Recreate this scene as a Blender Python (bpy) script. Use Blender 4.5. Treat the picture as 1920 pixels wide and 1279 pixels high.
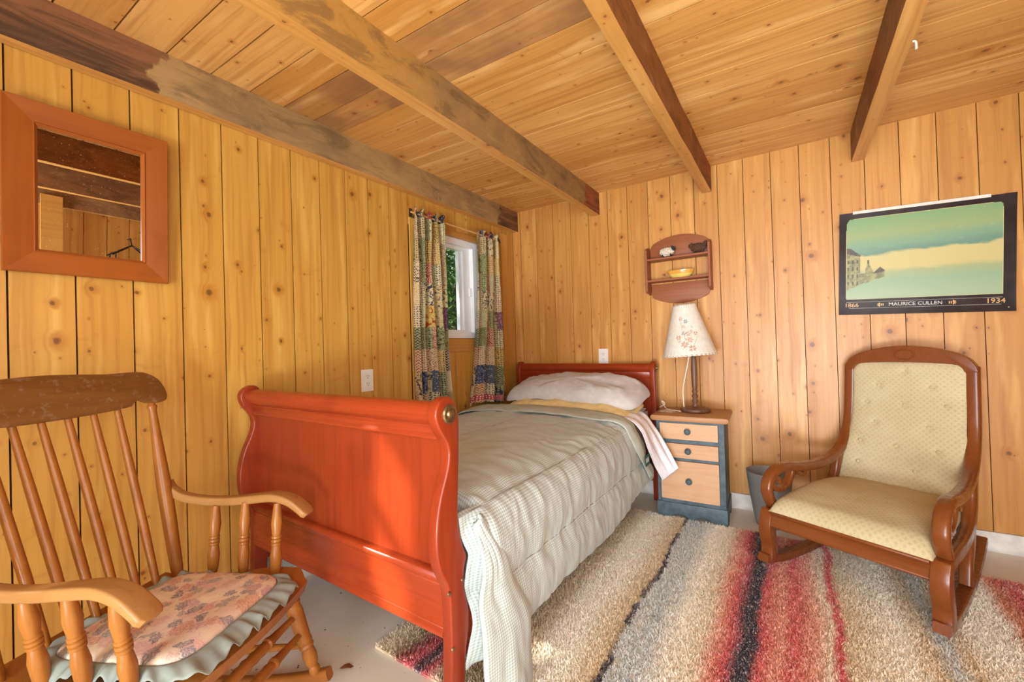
import bpy, bmesh, math, random
from mathutils import Vector, Matrix, noise
R = math.radians
random.seed(7)
S = bpy.context.scene
COL = S.collection
for o in list(bpy.data.objects): bpy.data.objects.remove(o)

# ------------------------------------------------------------------ camera
cd = bpy.data.cameras.new('camera'); cam = bpy.data.objects.new('camera', cd); COL.objects.link(cam)
cd.sensor_fit = 'HORIZONTAL'; cd.sensor_width = 36; cd.lens = 785.11/1920*36; cd.clip_start = .02; cd.clip_end = 200
yaw, pitch, roll = .588975, .0100667, -.0300016
_f = Vector((-math.sin(yaw)*math.cos(pitch), math.cos(yaw)*math.cos(pitch), math.sin(pitch)))
_r = Vector((math.cos(yaw), math.sin(yaw), 0)); _u = _r.cross(_f)
_r2 = _r*math.cos(roll)+_u*math.sin(roll); _u2 = -_r*math.sin(roll)+_u*math.cos(roll)
cam.matrix_world = Matrix(((_r2.x,_u2.x,-_f.x,1.90),(_r2.y,_u2.y,-_f.y,-2.90),(_r2.z,_u2.z,-_f.z,1.04),(0,0,0,1)))
S.camera = cam

# ------------------------------------------------------------------ world, sun, added fill panels at the openings, exposure
W = bpy.data.worlds.new('world'); S.world = W; W.use_nodes = True
wb = W.node_tree.nodes['Background']; wb.inputs[0].default_value = (.80,.90,1,1); wb.inputs[1].default_value = 1.6
def light(name, kind, energy, col, loc=(0,0,0), direction=(0,0,-1), size=None):
    l = bpy.data.lights.new(name, kind); l.energy = energy; l.color = col
    o = bpy.data.objects.new(name, l); COL.objects.link(o); o.location = loc
    o.rotation_euler = Vector(direction).to_track_quat('-Z','Y').to_euler()
    if size: l.shape = 'RECTANGLE'; l.size, l.size_y = size
    return o
sun = light('sun', 'SUN', 9.0, (1,.93,.80), (-6,-8,6), (.22,.42,-.25)); sun.data.angle = R(1.6)
light('door_fill_panel', 'AREA', 290, (.90,.95,1), (1.75,-6.3,2.05), (-.05,1,-.15), (3.4,2.8))  # added panel beyond the doorway, stands in for daylight and evens out the room
light('ceiling_fill_panel', 'AREA', 600, (.92,.96,1), (1.85,-5.45,-.25), (-.05,.62,.78), (2.4,1.9))  # added panel outside, low and facing up through the doorway to brighten the ceiling
light('side_fill_panel', 'AREA', 30, (.92,.96,1), (2.90,-3.45,1.27), (-.75,.85,-.15), (1.1,1.2))  # added panel in the side opening, brightens the left wall
S.view_settings.view_transform = 'Standard'; S.view_settings.look = 'None'
S.view_settings.exposure = 0.04; S.view_settings.gamma = 1.0; S.view_settings.use_curve_mapping = False

# ------------------------------------------------------------------ material helpers
class NT:
    def __init__(s, name):
        s.m = bpy.data.materials.new(name); s.m.use_nodes = True; s.t = s.m.node_tree; s.n = s.t.nodes; s.b = s.n['Principled BSDF']
    def new(s, typ, **kw):
        x = s.n.new(typ)
        for k, v in kw.items(): setattr(x, k, v)
        return x
    def link(s, a, b): s.t.links.new(a, b)
    def put(s, sock, v):
        if hasattr(v, 'is_output') or hasattr(v, 'links'): s.link(v, sock)
        elif isinstance(v, (tuple, list)) and len(v) == 3 and sock.type == 'RGBA': sock.default_value = (*v, 1)
        else: sock.default_value = v
    def math(s, op, a, b=0.0, c=0.0, clamp=False):
        x = s.new('ShaderNodeMath', operation=op); x.use_clamp = clamp
        for i, v in enumerate((a, b, c)): s.put(x.inputs[i], v)
        return x.outputs[0]
    def vmath(s, op, a, b=(0,0,0)):
        x = s.new('ShaderNodeVectorMath', operation=op); s.put(x.inputs[0], a)
        if op == 'SCALE': s.put(x.inputs['Scale'], b)
        else: s.put(x.inputs[1], b)
        return x.outputs[0]
    def step(s, v, lo, hi, a=0.0, b=1.0):
        x = s.new('ShaderNodeMapRange'); x.interpolation_type = 'SMOOTHSTEP'
        for i, q in zip((0,1,2,3,4), (v, lo, hi, a, b)): s.put(x.inputs[i], q)
        return x.outputs[0]
    def mix(s, f, a, b, mode='MIX'):
        x = s.new('ShaderNodeMix', data_type='RGBA', blend_type=mode)
        s.put(x.inputs[0], f); s.put(x.inputs[6], a); s.put(x.inputs[7], b); return x.outputs[2]
    def ramp(s, v, pts, interp='LINEAR'):
        x = s.new('ShaderNodeValToRGB'); r = x.color_ramp; r.interpolation = interp
        while len(r.elements) > 1: r.elements.remove(r.elements[-1])
        r.elements[0].position = pts[0][0]; r.elements[0].color = (*pts[0][1], 1)
        for p, c in pts[1:]: e = r.elements.new(p); e.color = (*c, 1)
        s.put(x.inputs[0], v); return x.outputs[0]
    def noise(s, vec, scale, detail=4, rough=.55, dist=0.0):
        x = s.new('ShaderNodeTexNoise'); s.put(x.inputs['Vector'], vec)
        for k, v in (('Scale',scale),('Detail',detail),('Roughness',rough),('Distortion',dist)): x.inputs[k].default_value = v
        return x.outputs['Fac']
    def voro(s, vec, scale, dim='3D', feature='F1', rnd=1.0):
        x = s.new('ShaderNodeTexVoronoi', voronoi_dimensions=dim, feature=feature); s.put(x.inputs['Vector'], vec)
        x.inputs['Scale'].default_value = scale; x.inputs['Randomness'].default_value = rnd
        return x.outputs['Distance'], x.outputs.get('Color') or x.outputs[1]
    def sep(s, v):
        x = s.new('ShaderNodeSeparateXYZ'); s.put(x.inputs[0], v); return x.outputs
    def comb(s, x_, y_, z_=0.0):
        x = s.new('ShaderNodeCombineXYZ')
        for i, v in enumerate((x_, y_, z_)): s.put(x.inputs[i], v)
        return x.outputs[0]
    def obj(s): return s.new('ShaderNodeTexCoord').outputs['Object']
    def uv(s): return s.new('ShaderNodeTexCoord').outputs['UV']
    def pos(s): return s.new('ShaderNodeNewGeometry').outputs['Position']
    def rnd(s): return s.new('ShaderNodeObjectInfo').outputs['Random']
    def done(s, col, rough=.5, bump=None, bstr=.2, bdist=.002, spec=.5, metal=0.0, **kw):
        s.put(s.b.inputs['Base Color'], col); s.put(s.b.inputs['Roughness'], rough)
        s.b.inputs['Specular IOR Level'].default_value = spec; s.b.inputs['Metallic'].default_value = metal
        for k, v in kw.items(): s.put(s.b.inputs[k.replace('_',' ')], v)
        if bump is not None:
            x = s.new('ShaderNodeBump'); x.inputs['Strength'].default_value = bstr; x.inputs['Distance'].default_value = bdist
            s.put(x.inputs['Height'], bump); s.link(x.outputs[0], s.b.inputs['Normal'])
        return s.m

def plain(name, c, rough=.5, var=.12, scale=30, spec=.5, metal=0.0, bstr=.1, **kw):
    m = NT(name); n = m.noise(m.obj(), scale, 4)
    return m.done(m.mix(m.step(n,.3,.7), tuple(x*(1-var) for x in c), tuple(min(1,x*(1+var)) for x in c)), rough, n, bstr, .001, spec, metal, **kw)

def pine(name, c1, c2, cgrain, cknot, rough=.42, grey=0.0, knot=.66, axis='Z'):
    """varnished knotty boards, long axis local Z (or X/Y), one tone per board"""
    m = NT(name); rn = m.rnd()
    o = m.sep(m.obj())
    order = {'Z':(0,1,2),'X':(1,2,0),'Y':(0,2,1)}[axis]
    x, y, z = (o[i] for i in order)
    x = m.math('ADD', x, m.math('MULTIPLY', rn, 31.7)); z = m.math('ADD', z, m.math('MULTIPLY', rn, 57.3))
    p2 = m.comb(x, z); pk = m.comb(x, m.math('MULTIPLY', z, .85))
    wob = m.math('MULTIPLY', m.math('SUBTRACT', m.noise(p2, 45, 3), .5), .16)
    def knots(scale, thr, s0, s1, off):
        d, vc = m.voro(m.vmath('ADD', pk, (off,off*1.7,0)), scale, '2D'); v = m.sep(vc)
        sel = m.math('GREATER_THAN', v[0], thr); size = m.math('MULTIPLY_ADD', m.math('MULTIPLY', v[1], v[1]), s1, s0)
        q = m.math('DIVIDE', m.math('ADD', d, m.math('MULTIPLY', wob, .5)), size)
        return q, m.math('MULTIPLY', m.step(q, .55, 1.0, 1, 0), sel), m.math('MULTIPLY', m.step(q, .8, 3.4, 1, 0), sel)
    q, k, halo = knots(7.0, knot, .035, .075, 0)
    q2, k2, halo2 = knots(14.0, .72, .035, .06, 5.3)
    k = m.math('MAXIMUM', k, m.math('MULTIPLY', k2, .85)); halo = m.math('MAXIMUM', halo, m.math('MULTIPLY', halo2, .6))
    warp = m.math('MULTIPLY', m.math('SUBTRACT', m.noise(m.comb(m.math('MULTIPLY', x, 5), m.math('MULTIPLY', z, 4)), 1, 3), .5), .020)
    gx = m.math('ADD', m.math('ADD', x, warp), m.math('MULTIPLY', halo, .022))
    g1 = m.noise(m.comb(m.math('MULTIPLY', gx, 45), m.math('MULTIPLY', y, 45), m.math('MULTIPLY', z, 1.2)), 1, 5, .6, .4)
    g2 = m.noise(m.comb(m.math('MULTIPLY', gx, 260), m.math('MULTIPLY', y, 260), m.math('MULTIPLY', z, 5)), 1, 2, .5)
    sheen = m.noise(m.comb(m.math('MULTIPLY', gx, 17), y, m.math('MULTIPLY', z, 1.6)), 1, 3, .5)
    curl = m.noise(m.comb(m.math('MULTIPLY', x, 9), y, m.math('MULTIPLY', z, 13)), 1, 3, .6, 1.2)
    blot = m.noise(m.comb(m.math('MULTIPLY', x, 4), y, m.math('MULTIPLY', z, 3)), 1, 3)
    base = m.mix(rn, c1, c2)
    base = m.mix(m.math('MULTIPLY', m.step(g1, .42, .70), .62), base, cgrain)
    base = m.mix(m.math('MULTIPLY', m.step(g2, .5, .8), .18), base, cgrain)
    pale = tuple(min(1, a*b) for a, b in zip(c1, (1.16,1.32,1.62)))
    base = m.mix(m.math('MULTIPLY', m.step(sheen, .52, .72), .80), base, pale)  # pale streaks paint the varnish highlights into the board colour
    base = m.mix(m.math('MULTIPLY', m.math('MULTIPLY', m.step(curl, .58, .72), m.step(blot, .45, .62)), .35), base, cgrain)
    base = m.mix(m.math('MULTIPLY', halo, .55), base, (cgrain[0]*.98, cgrain[1]*.80, cgrain[2]*.55))
    ring = m.math('SINE', m.math('MULTIPLY', q, 14))
    base = m.mix(m.math('MULTIPLY', k, .95), base, m.mix(m.math('MULTIPLY_ADD', ring, .22, .30), cknot, cgrain))
    if grey:
        r7 = m.math('FRACT', m.math('MULTIPLY', rn, 13.7)); gm = m.math('MULTIPLY', m.math('GREATER_THAN', r7, 1-grey), m.math('MULTIPLY_ADD', m.step(blot, .35, .65), .45, .30))
        base = m.mix(gm, base, (.21,.105,.062))
    return m.done(base, m.math('MULTIPLY_ADD', g1, .22, rough-.12), m.math('ADD', g1, m.math('MULTIPLY', k, .6)), .3, .0015, .5)

def finewood(name, c, dark, axis='Z', rough=.3, freq=60, wear=None, coat=0.0, figure=.5, wt=.62):
    m = NT(name); o = m.sep(m.obj()); order = {'Z':(0,1,2),'X':(1,2,0),'Y':(0,2,1)}[axis]
    x, y, z = (o[i] for i in order)
    v = m.comb(m.math('MULTIPLY', x, freq), m.math('MULTIPLY', y, freq), m.math('MULTIPLY', z, freq*.05))
    g = m.noise(v, 1, 5, .6, .8); big = m.noise(m.obj(), 5, 3, .5, .6)
    col = m.mix(m.math('MULTIPLY', m.step(g, .42, .75), figure), c, dark)
    col = m.mix(m.math('MULTIPLY', m.step(big, .5, .75), .45), col, dark)
    if wear:
        w = m.noise(m.obj(), 45, 4, .65); col = m.mix(m.math('MULTIPLY', m.step(w, wt, wt+.12), .55), col, wear)
    return m.done(col, m.math('MULTIPLY_ADD', g, .15, rough-.07), g, .12, .001, .36, Coat_Weight=coat, Coat_Roughness=.15)

M = {}
M['pine_left']  = pine('pine_left_wall', (.60,.315,.060), (.53,.26,.042), (.39,.160,.022), (.10,.033,.008))
M['pine_back']  = pine('pine_back_wall', (.59,.282,.066), (.50,.226,.046), (.38,.145,.026), (.09,.030,.008))
M['pine_ceil']  = pine('pine_ceiling', (.74,.41,.125), (.58,.275,.062), (.44,.18,.036), (.12,.04,.01), grey=.075, knot=.72)
M['pine_trim']  = pine('pine_trim', (.54,.265,.06), (.50,.24,.05), (.38,.16,.03), (.10,.033,.008), knot=.9, axis='Y')
M['backing']    = plain('dark_backing', (.10,.045,.015), .8)
M['white_paint']= plain('white_concrete', (.70,.67,.61), .7, .14, 14, bstr=.3)
M['vinyl']      = plain('white_vinyl', (.82,.83,.84), .35, .03, 10)
M['black_metal']= plain('black_metal', (.02,.018,.016), .45, .2, 40, metal=.6)
M['dark_metal'] = plain('aged_metal', (.09,.065,.05), .45, .3, 60, metal=.7)
M['steel']      = plain('white_coated_steel', (.75,.68,.6), .3, .1, 30)
M['brass']      = plain('antique_brass', (.26,.18,.095), .32, .25, 90, metal=.9)
M['rod_wood']   = plain('brassy_rod', (.62,.38,.14), .35, .1, 20)
M['plate']      = plain('ivory_plastic', (.80,.77,.70), .35, .03, 10)
M['slot']       = plain('dark_slot', (.03,.025,.02), .6)
M['cherry']     = finewood('cherry_veneer', (.255,.031,.007), (.14,.014,.0035), 'Z', .30, 50, coat=.12)
M['cherry_x']   = finewood('cherry_rail', (.285,.036,.008), (.165,.017,.0045), 'X', .28, 50, coat=.15)
M['honey']      = finewood('honey_maple', (.34,.125,.020), (.20,.060,.009), 'Z', .30, 55, wear=(.36,.17,.055))
M['honey_x']    = finewood('honey_maple_rail', (.30,.105,.018), (.17,.050,.008), 'X', .32, 55, wear=(.33,.17,.075))
M['honey_crest'] = finewood('worn_crest_maple', (.215,.095,.022), (.12,.046,.010), 'Y', .42, 40, wear=(.30,.20,.13), wt=.54)
M['honey_arm']  = finewood('worn_arm_maple', (.36,.175,.052), (.24,.095,.022), 'X', .42, 45, wear=(.40,.24,.11))
M['mahog']      = finewood('mahogany', (.185,.050,.011), (.10,.024,.006), 'Z', .27, 40, coat=.3, figure=.14)
M['mahog_burl'] = finewood('burl_mahogany', (.21,.060,.014), (.10,.024,.006), 'X', .30, 22, figure=.7)
M['mirror_frame']=finewood('stained_frame', (.33,.088,.012), (.21,.046,.007), 'Z', .35, 30)
M['mirror_frame_y']=finewood('stained_frame_rail', (.33,.088,.012), (.21,.046,.007), 'Y', .35, 30)
M['shelf_wood'] = finewood('redwood_shelf', (.30,.095,.036), (.19,.055,.02), 'X', .5, 50)
M['drawer_wood']= finewood('pale_drawer_pine', (.62,.37,.205), (.50,.265,.13), 'X', .5, 40)
M['stand_top']  = finewood('pine_top', (.44,.22,.095), (.30,.13,.05), 'X', .45, 45)
M['blue_paint'] = plain('slate_blue_paint', (.065,.105,.125), .55, .25, 25, bstr=.25)
M['lamp_wood']  = finewood('dark_turned_wood', (.155,.075,.042), (.07,.03,.016), 'Z', .4, 35, figure=.8)
M['cord']       = plain('ivory_cord', (.78,.72,.60), .5)
M['paper']      = plain('white_card', (.72,.66,.60), .6, .04)
M['basket']     = plain('grey_plastic', (.225,.23,.225), .42, .05, 20)
M['white_sheet']= plain('white_cotton', (.80,.77,.80), .85, .05, 30)
M['pillowcase'] = plain('pale_grey_cotton', (.58,.57,.56), .9, .06, 25)
M['yellow']     = plain('pale_yellow_cotton', (.80,.64,.30), .9, .08, 25)
M['mattress']   = plain('mattress_ticking', (.70,.66,.60), .9)
M['tag']        = plain('green_tag', (.01,.075,.055), .7)
M['ruffle']     = plain('sage_grey_cotton', (.24,.275,.235), .9, .12, 20, bstr=.25)
M['leaf_dry']   = plain('dry_leaf', (.22,.075,.02), .8, .4, 200)
M['soil']       = plain('grit', (.09,.055,.03), .9)
M['bark']       = plain('bark', (.09,.06,.04), .9, .4, 20)
M['grass']      = plain('grass_ground', (.07,.13,.03), .95, .4, 6)

def m_mirror():
    m = NT('mirror_glass'); o = m.obj(); s1 = m.noise(o, 160, 3, .7)
    return m.done((.80,.80,.78), m.math('MULTIPLY', m.step(s1,.62,.72), .35), None, metal=1.0)
M['mirror'] = m_mirror()
def m_glass():
    m = NT('window_glass'); m.done((1,1,1), .02, None, spec=.5, Transmission_Weight=1.0); m.b.inputs['IOR'].default_value = 1.01; return m.m
M['glass'] = m_glass()
def m_floor():
    m = NT('painted_concrete'); p = m.pos(); a = m.noise(p, 1.3, 4, .6); b = m.noise(p, 8, 5, .6)
    c = m.mix(m.step(a,.35,.7), (.80,.775,.73), (.74,.665,.52)); c = m.mix(m.math('MULTIPLY', m.step(b,.55,.8), .35), c, (.62,.55,.43))
    d, _ = m.voro(p, 26, '3D'); c = m.mix(m.math('MULTIPLY', m.step(d,.03,.06,1,0), .8), c, (.16,.11,.07))
    return m.done(c, m.math('MULTIPLY_ADD', b, .3, .28), b, .1, .002, .45)
M['floor'] = m_floor()
def m_beam(name, c, c2, yellow=0.0, ends=(), stain=(.085,.022,.008), near=None):
    """rough beam side: weathered grey brown, water stained at its ends; object Y runs along the beam from the wall (0) outwards (-)"""
    m = NT(name); o = m.obj(); x, y, z = m.sep(o)
    v = m.comb(m.math('MULTIPLY', x, 20), m.math('MULTIPLY', y, 2.5), m.math('MULTIPLY', z, 20))
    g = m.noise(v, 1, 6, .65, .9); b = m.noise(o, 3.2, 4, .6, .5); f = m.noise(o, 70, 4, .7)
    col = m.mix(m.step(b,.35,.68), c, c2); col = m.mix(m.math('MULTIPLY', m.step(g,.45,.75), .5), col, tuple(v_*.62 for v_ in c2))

    if near: col = m.mix(m.step(m.math('ADD', y, m.math('MULTIPLY', b, .5)), near[0], near[1], 1, 0), col, near[2])
    b2 = m.noise(m.comb(m.math('MULTIPLY', x, 9), m.math('MULTIPLY', y, 3.5), m.math('MULTIPLY', z, 9)), 1, 5, .7, 1.0); col = m.mix(m.math('MULTIPLY', m.step(b2,.5,.62), .55), col, tuple(v_*.5 for v_ in c2)); col = m.mix(m.math('MULTIPLY', m.step(b2,.46,.30), .45), col, (.42,.27,.11))
    col = m.mix(m.math('MULTIPLY', m.step(f,.55,.75), .3), col, (.44,.29,.14))
    w = m.math('MULTIPLY_ADD', m.math('SUBTRACT', m.noise(o, 9, 4, .6), .5), .34, y)
    for lo, hi, soft in ends:
        mk = m.math('MULTIPLY', m.step(w, lo, lo+soft), m.step(w, hi-soft, hi, 1, 0))
        st = m.mix(m.step(m.math('ADD', g, m.math('MULTIPLY', m.math('SUBTRACT', z, 2.05), 1.2)),.36,.66), stain, tuple(v_*4.0 for v_ in stain))
        col = m.mix(m.math('MULTIPLY', mk, .93), col, st)
    return m.done(col, .6, g, .4, .002, .35)
M['beam_bottom'] = pine('beam_underside', (.62,.32,.085), (.56,.28,.07), (.44,.20,.045), (.14,.05,.015), knot=.93, axis='Y')
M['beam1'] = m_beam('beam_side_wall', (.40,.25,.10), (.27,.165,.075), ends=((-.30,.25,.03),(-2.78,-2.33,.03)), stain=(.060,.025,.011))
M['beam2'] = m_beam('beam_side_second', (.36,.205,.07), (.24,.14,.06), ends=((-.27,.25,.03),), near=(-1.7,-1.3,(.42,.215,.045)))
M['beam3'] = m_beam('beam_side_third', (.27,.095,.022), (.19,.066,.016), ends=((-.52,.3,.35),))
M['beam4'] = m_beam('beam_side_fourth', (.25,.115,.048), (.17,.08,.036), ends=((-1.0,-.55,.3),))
def m_cloth_check():
    m = NT('sage_gingham'); u = m.sep(m.uv()); per = 785.0
    a = m.math('SINE', m.math('MULTIPLY', u[0], per)); b = m.math('SINE', m.math('MULTIPLY', u[1], per))
    s = m.math('ADD', m.step(a,-.2,.2), m.step(b,-.2,.2))
    c = m.ramp(m.math('MULTIPLY', s, .5), [(0,(.56,.60,.555)),(.5,(.425,.475,.44)),(1,(.28,.335,.31))])
    n = m.noise(m.obj(), 4, 3); c = m.mix(m.math('MULTIPLY', m.step(n,.4,.7), .25), c, (.49,.525,.50))
    return m.done(c, .95, m.noise(m.obj(), 120, 3), .12, .001, .15, Sheen_Weight=.15)
M['gingham'] = m_cloth_check()
M['sage'] = plain('sage_cotton', (.44,.47,.39), .95, .06, 30, spec=.15)
def m_curtain():
    m = NT('patchwork_print'); u = m.sep(m.uv()); U = m.uv()
    row = m.math('FLOOR', m.math('MULTIPLY', u[1], 7.5))
    wn = m.new('ShaderNodeTexWhiteNoise', noise_dimensions='1D'); m.put(wn.inputs['W'], row)
    cx = m.math('FLOOR', m.math('ADD', m.math('MULTIPLY', u[0], 10.5), m.math('MULTIPLY', wn.outputs[0], 3)))
    w2 = m.new('ShaderNodeTexWhiteNoise', noise_dimensions='2D'); m.put(w2.inputs['Vector'], m.comb(cx, row))
    r = m.sep(w2.outputs['Color'])
    base = m.ramp(r[0], [(0,(.50,.37,.17)),(.20,(.50,.33,.08)),(.32,(.24,.24,.09)),(.46,(.54,.43,.24)),(.62,(.085,.095,.15)),(.69,(.28,.28,.12)),(.82,(.34,.055,.03)),(.86,(.03,.03,.04)),(.90,(.54,.43,.26))], 'CONSTANT')
    ink = m.ramp(r[1], [(0,(.022,.026,.05)),(.3,(.32,.035,.018)),(.5,(.04,.06,.02)),(.66,(.66,.56,.36)),(.80,(.05,.025,.02))], 'CONSTANT')
    d, _ = m.voro(U, 72, '2D', rnd=.25); dots = m.step(d, .24, .32, 1, 0)
    d2, _ = m.voro(U, 16, '2D', rnd=.5); ringp = m.step(m.math('SINE', m.math('MULTIPLY', d2, 42)), .35, .75)
    zz = m.math('SINE', m.math('ADD', m.math('MULTIPLY', u[1], 380), m.math('MULTIPLY', m.math('SINE', m.math('MULTIPLY', u[0], 260)), 2)))
    stripe = m.step(zz, .2, .5)
    blob = m.step(m.noise(U, 30, 2, .5, 1.5), .52, .58)
    pat = m.mix(m.math('GREATER_THAN', r[2], .30), dots, ringp)
    pat = m.mix(m.math('GREATER_THAN', r[2], .58), pat, blob); pat = m.mix(m.math('GREATER_THAN', r[2], .82), pat, stripe)
    col = m.mix(m.math('MULTIPLY', pat, .95), base, ink)
    d3, vc3 = m.voro(U, 105, '2D'); col = m.mix(m.math('MULTIPLY', m.math('MULTIPLY', m.step(d3,.22,.30,1,0), m.math('GREATER_THAN', m.sep(vc3)[0], .35)), .7), col, m.mix(m.math('GREATER_THAN', m.sep(vc3)[1], .5), (.05,.05,.06), (.60,.50,.32)))
    ed = m.math('MULTIPLY', m.step(u[1], .012, .02), m.step(u[1], .05, .058, 1, 0))
    col = m.mix(ed, col, m.mix(dots, (.38,.05,.05), (.66,.5,.4)))
    return m.done(col, .95, None, spec=.1)
M['curtain'] = m_curtain()
def m_rug():
    m = NT('striped_shag'); p = m.pos(); x, y, z = m.sep(p)
    n1 = m.math('SUBTRACT', m.noise(m.comb(m.math('MULTIPLY', x, 3), m.math('MULTIPLY', y, 2.6)), 1, 4, .65), .5)
    n2 = m.math('SUBTRACT', m.noise(p, 42, 3, .7), .5)
    xx = m.math('ADD', x, m.math('ADD', m.math('MULTIPLY', n1, .085), m.math('MULTIPLY', n2, .045)))
    f = m.math('DIVIDE', m.math('SUBTRACT', xx, .60), 2.4)
    be, cr, tn, br, rd, dr, bk, bl, sa, orr = (.80,.69,.52), (.93,.87,.74), (.72,.56,.36), (.45,.33,.18), (.66,.11,.12), (.30,.045,.04), (.05,.045,.07), (.60,.63,.61), (.76,.35,.25), (.68,.27,.14)
    st = [(.62,be),(.71,tn),(.75,br),(.79,dr),(.83,rd),(.87,bk),(.91,rd),(.96,tn),(.985,dr),(1.01,br),(1.10,tn),(1.17,cr),(1.25,cr),(1.30,be),(1.352,tn),(1.368,br),(1.379,bl),(1.46,bl),(1.53,cr),(1.61,be),(1.655,sa),(1.69,rd),(1.732,bk),(1.766,bk),(1.785,rd),(1.84,sa),(1.88,rd),(1.93,sa),(1.98,be),(1.992,rd),(2.008,rd),(2.018,tn),(2.08,be),(2.17,cr),(2.24,tn),(2.285,bl),(2.33,tn),(2.39,cr),(2.48,cr),(2.52,orr),(2.59,rd),(2.66,sa),(2.74,rd),(2.85,tn)]
    xs = [(max(0,(a-.60)/2.4), c) for a, c in st]
    h = len(xs)//2
    lo = m.ramp(f, xs[:h+1][:31]); hi = m.ramp(f, xs[h:][:31])
    c = m.mix(m.math('GREATER_THAN', f, xs[h][0]), lo, hi)
    thin = m.math('MULTIPLY', m.step(m.math('ABSOLUTE', m.math('SUBTRACT', xx, 1.372)), .006, .011, 1, 0), m.step(m.noise(m.comb(0.0, m.math('MULTIPLY', y, 5)), 1, 3), .44, .5)); c = m.mix(thin, c, bk)
    s = m.noise(m.comb(m.math('MULTIPLY', x, 14), m.math('MULTIPLY', y, 3)), 1, 4, .7)
    c = m.mix(m.math('MULTIPLY', m.step(s,.5,.72), .35), c, be)
    fl = m.noise(p, 150, 2, .6); c = m.mix(m.math('MULTIPLY', m.step(fl,.53,.68), .55), c, (.97,.90,.77)); c = m.mix(m.math('MULTIPLY', m.step(fl,.47,.32), .45), c, (.36,.26,.16))
    return m.done(c, 1.0, fl, .5, .003, .05)
M['rug'] = m_rug()
def m_damask():
    m = NT('gold_damask'); o = m.sep(m.uv()); s = 44.0
    a = m.math('MULTIPLY', m.math('ADD', o[0], o[1]), s); b = m.math('MULTIPLY', m.math('SUBTRACT', o[0], o[1]), s)
    fa = m.math('ABSOLUTE', m.math('SUBTRACT', m.math('FRACT', a), .5)); fb = m.math('ABSOLUTE', m.math('SUBTRACT', m.math('FRACT', b), .5))
    lat = m.math('MAXIMUM', fa, fb); line = m.math('MULTIPLY', m.step(lat,.36,.41), m.step(lat,.45,.49,1,0))
    motif = m.step(m.math('ADD', m.math('MULTIPLY', fa, fa), m.math('MULTIPLY', fb, fb)), .01, .03, 1, 0)
    n = m.noise(m.obj(), 60, 4, .7); big = m.noise(m.obj(), 5, 3)
    c = m.mix(m.step(big,.35,.7), (.47,.395,.225), (.54,.465,.295))
    c = m.mix(m.math('MULTIPLY', motif, .35), c, (.32,.25,.11)); c = m.mix(m.math('MULTIPLY', line, .40), c, (.64,.56,.38))
    c = m.mix(m.math('MULTIPLY', m.step(n,.55,.72), .35), c, (.34,.25,.12))
    return m.done(c, .85, m.noise(m.obj(), 300, 2), .15, .001, .2)
M['damask'] = m_damask()
def m_floral():
    m = NT('faded_floral'); o = m.obj(); x, y, z = m.sep(o)
    v = m.vmath('ADD', m.comb(x, y), m.vmath('SCALE', m.comb(m.noise(o, 22, 3), m.noise(m.vmath('ADD', o, (3,1,2)), 22, 3)), .05))
    c = m.mix(m.step(m.noise(o, 12, 3), .4, .6), (.70,.58,.41), (.64,.50,.38))
    for sc, thr, rad, pal in ((20, .12, .42, [(0,(.50,.24,.18)),(.3,(.58,.35,.30)),(.6,(.54,.29,.18)),(.85,(.42,.26,.27))]), (27, .30, .38, [(0,(.16,.15,.16)),(.35,(.26,.26,.22)),(.7,(.20,.19,.22))])):
        d, vc = m.voro(v, sc, '2D'); r = m.sep(vc); pet = m.noise(v, sc*5, 3, .6, .8)
        dd = m.math('ADD', d, m.math('MULTIPLY', m.math('SUBTRACT', pet, .5), .7)); sel = m.math('GREATER_THAN', r[1], thr)
        col = m.mix(m.math('MULTIPLY', m.step(m.math('SINE', m.math('MULTIPLY', dd, 38)), -.1, .6), .62), m.ramp(r[0], pal, 'CONSTANT'), (.70,.52,.42))
        c = m.mix(m.math('MULTIPLY', m.math('MULTIPLY', m.step(dd, rad-.08, rad+.06, 1, 0), sel), .88), c, col)
    ink = m.step(m.noise(v, 60, 4, .75, 2.2), .60, .64); c = m.mix(m.math('MULTIPLY', ink, .5), c, (.15,.13,.13))
    return m.done(c, .9, m.noise(o, 120, 3), .1, .001, .15)
M['floral'] = m_floral()
def m_shade():
    m = NT('parchment_shade'); n = m.noise(m.obj(), 40, 4)
    return m.done(m.mix(m.step(n,.3,.7), (.66,.62,.53), (.74,.70,.62)), .6, n, .1, .001, .3)
M['shade'] = m_shade()
def m_print_sky():
    m = NT('landscape_print'); o = m.sep(m.obj()); x, z = o[0], o[2]
    n = m.math('SUBTRACT', m.noise(m.comb(m.math('MULTIPLY', x, 5), m.math('MULTIPLY', z, 14)), 1, 5, .65), .5)
    hz = m.math('SUBTRACT', z, m.math('MULTIPLY', x, .04)); v = m.math('ADD', hz, m.math('MULTIPLY', n, .075))
    c = m.ramp(m.math('MULTIPLY_ADD', v, 2.0, .5), [(0,(.34,.46,.28)),(.16,(.38,.50,.30)),(.30,(.31,.46,.27)),(.40,(.40,.46,.22)),(.445,(.66,.56,.22)),(.59,(.66,.57,.24)),(.615,(.15,.30,.22)),(.68,(.22,.40,.25)),(.80,(.34,.44,.19)),(1,(.22,.42,.19))])
    sp = m.noise(m.obj(), 40, 4, .7); c = m.mix(m.math('MULTIPLY', m.step(sp,.6,.75), .25), c, (.60,.58,.30))
    return m.done(m.mix(1.0, c, (.80,.80,.80), 'MULTIPLY'), .35, None, spec=.4)
M['print'] = m_print_sky()
M['poster_black'] = plain('glossy_black_paper', (.022,.010,.007), .28, .4, 8, spec=.2)
M['print_gold'] = plain('gold_ink', (.62,.36,.12), .4)
M['print_pale'] = plain('pale_ink', (.50,.50,.46), .4)
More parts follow.
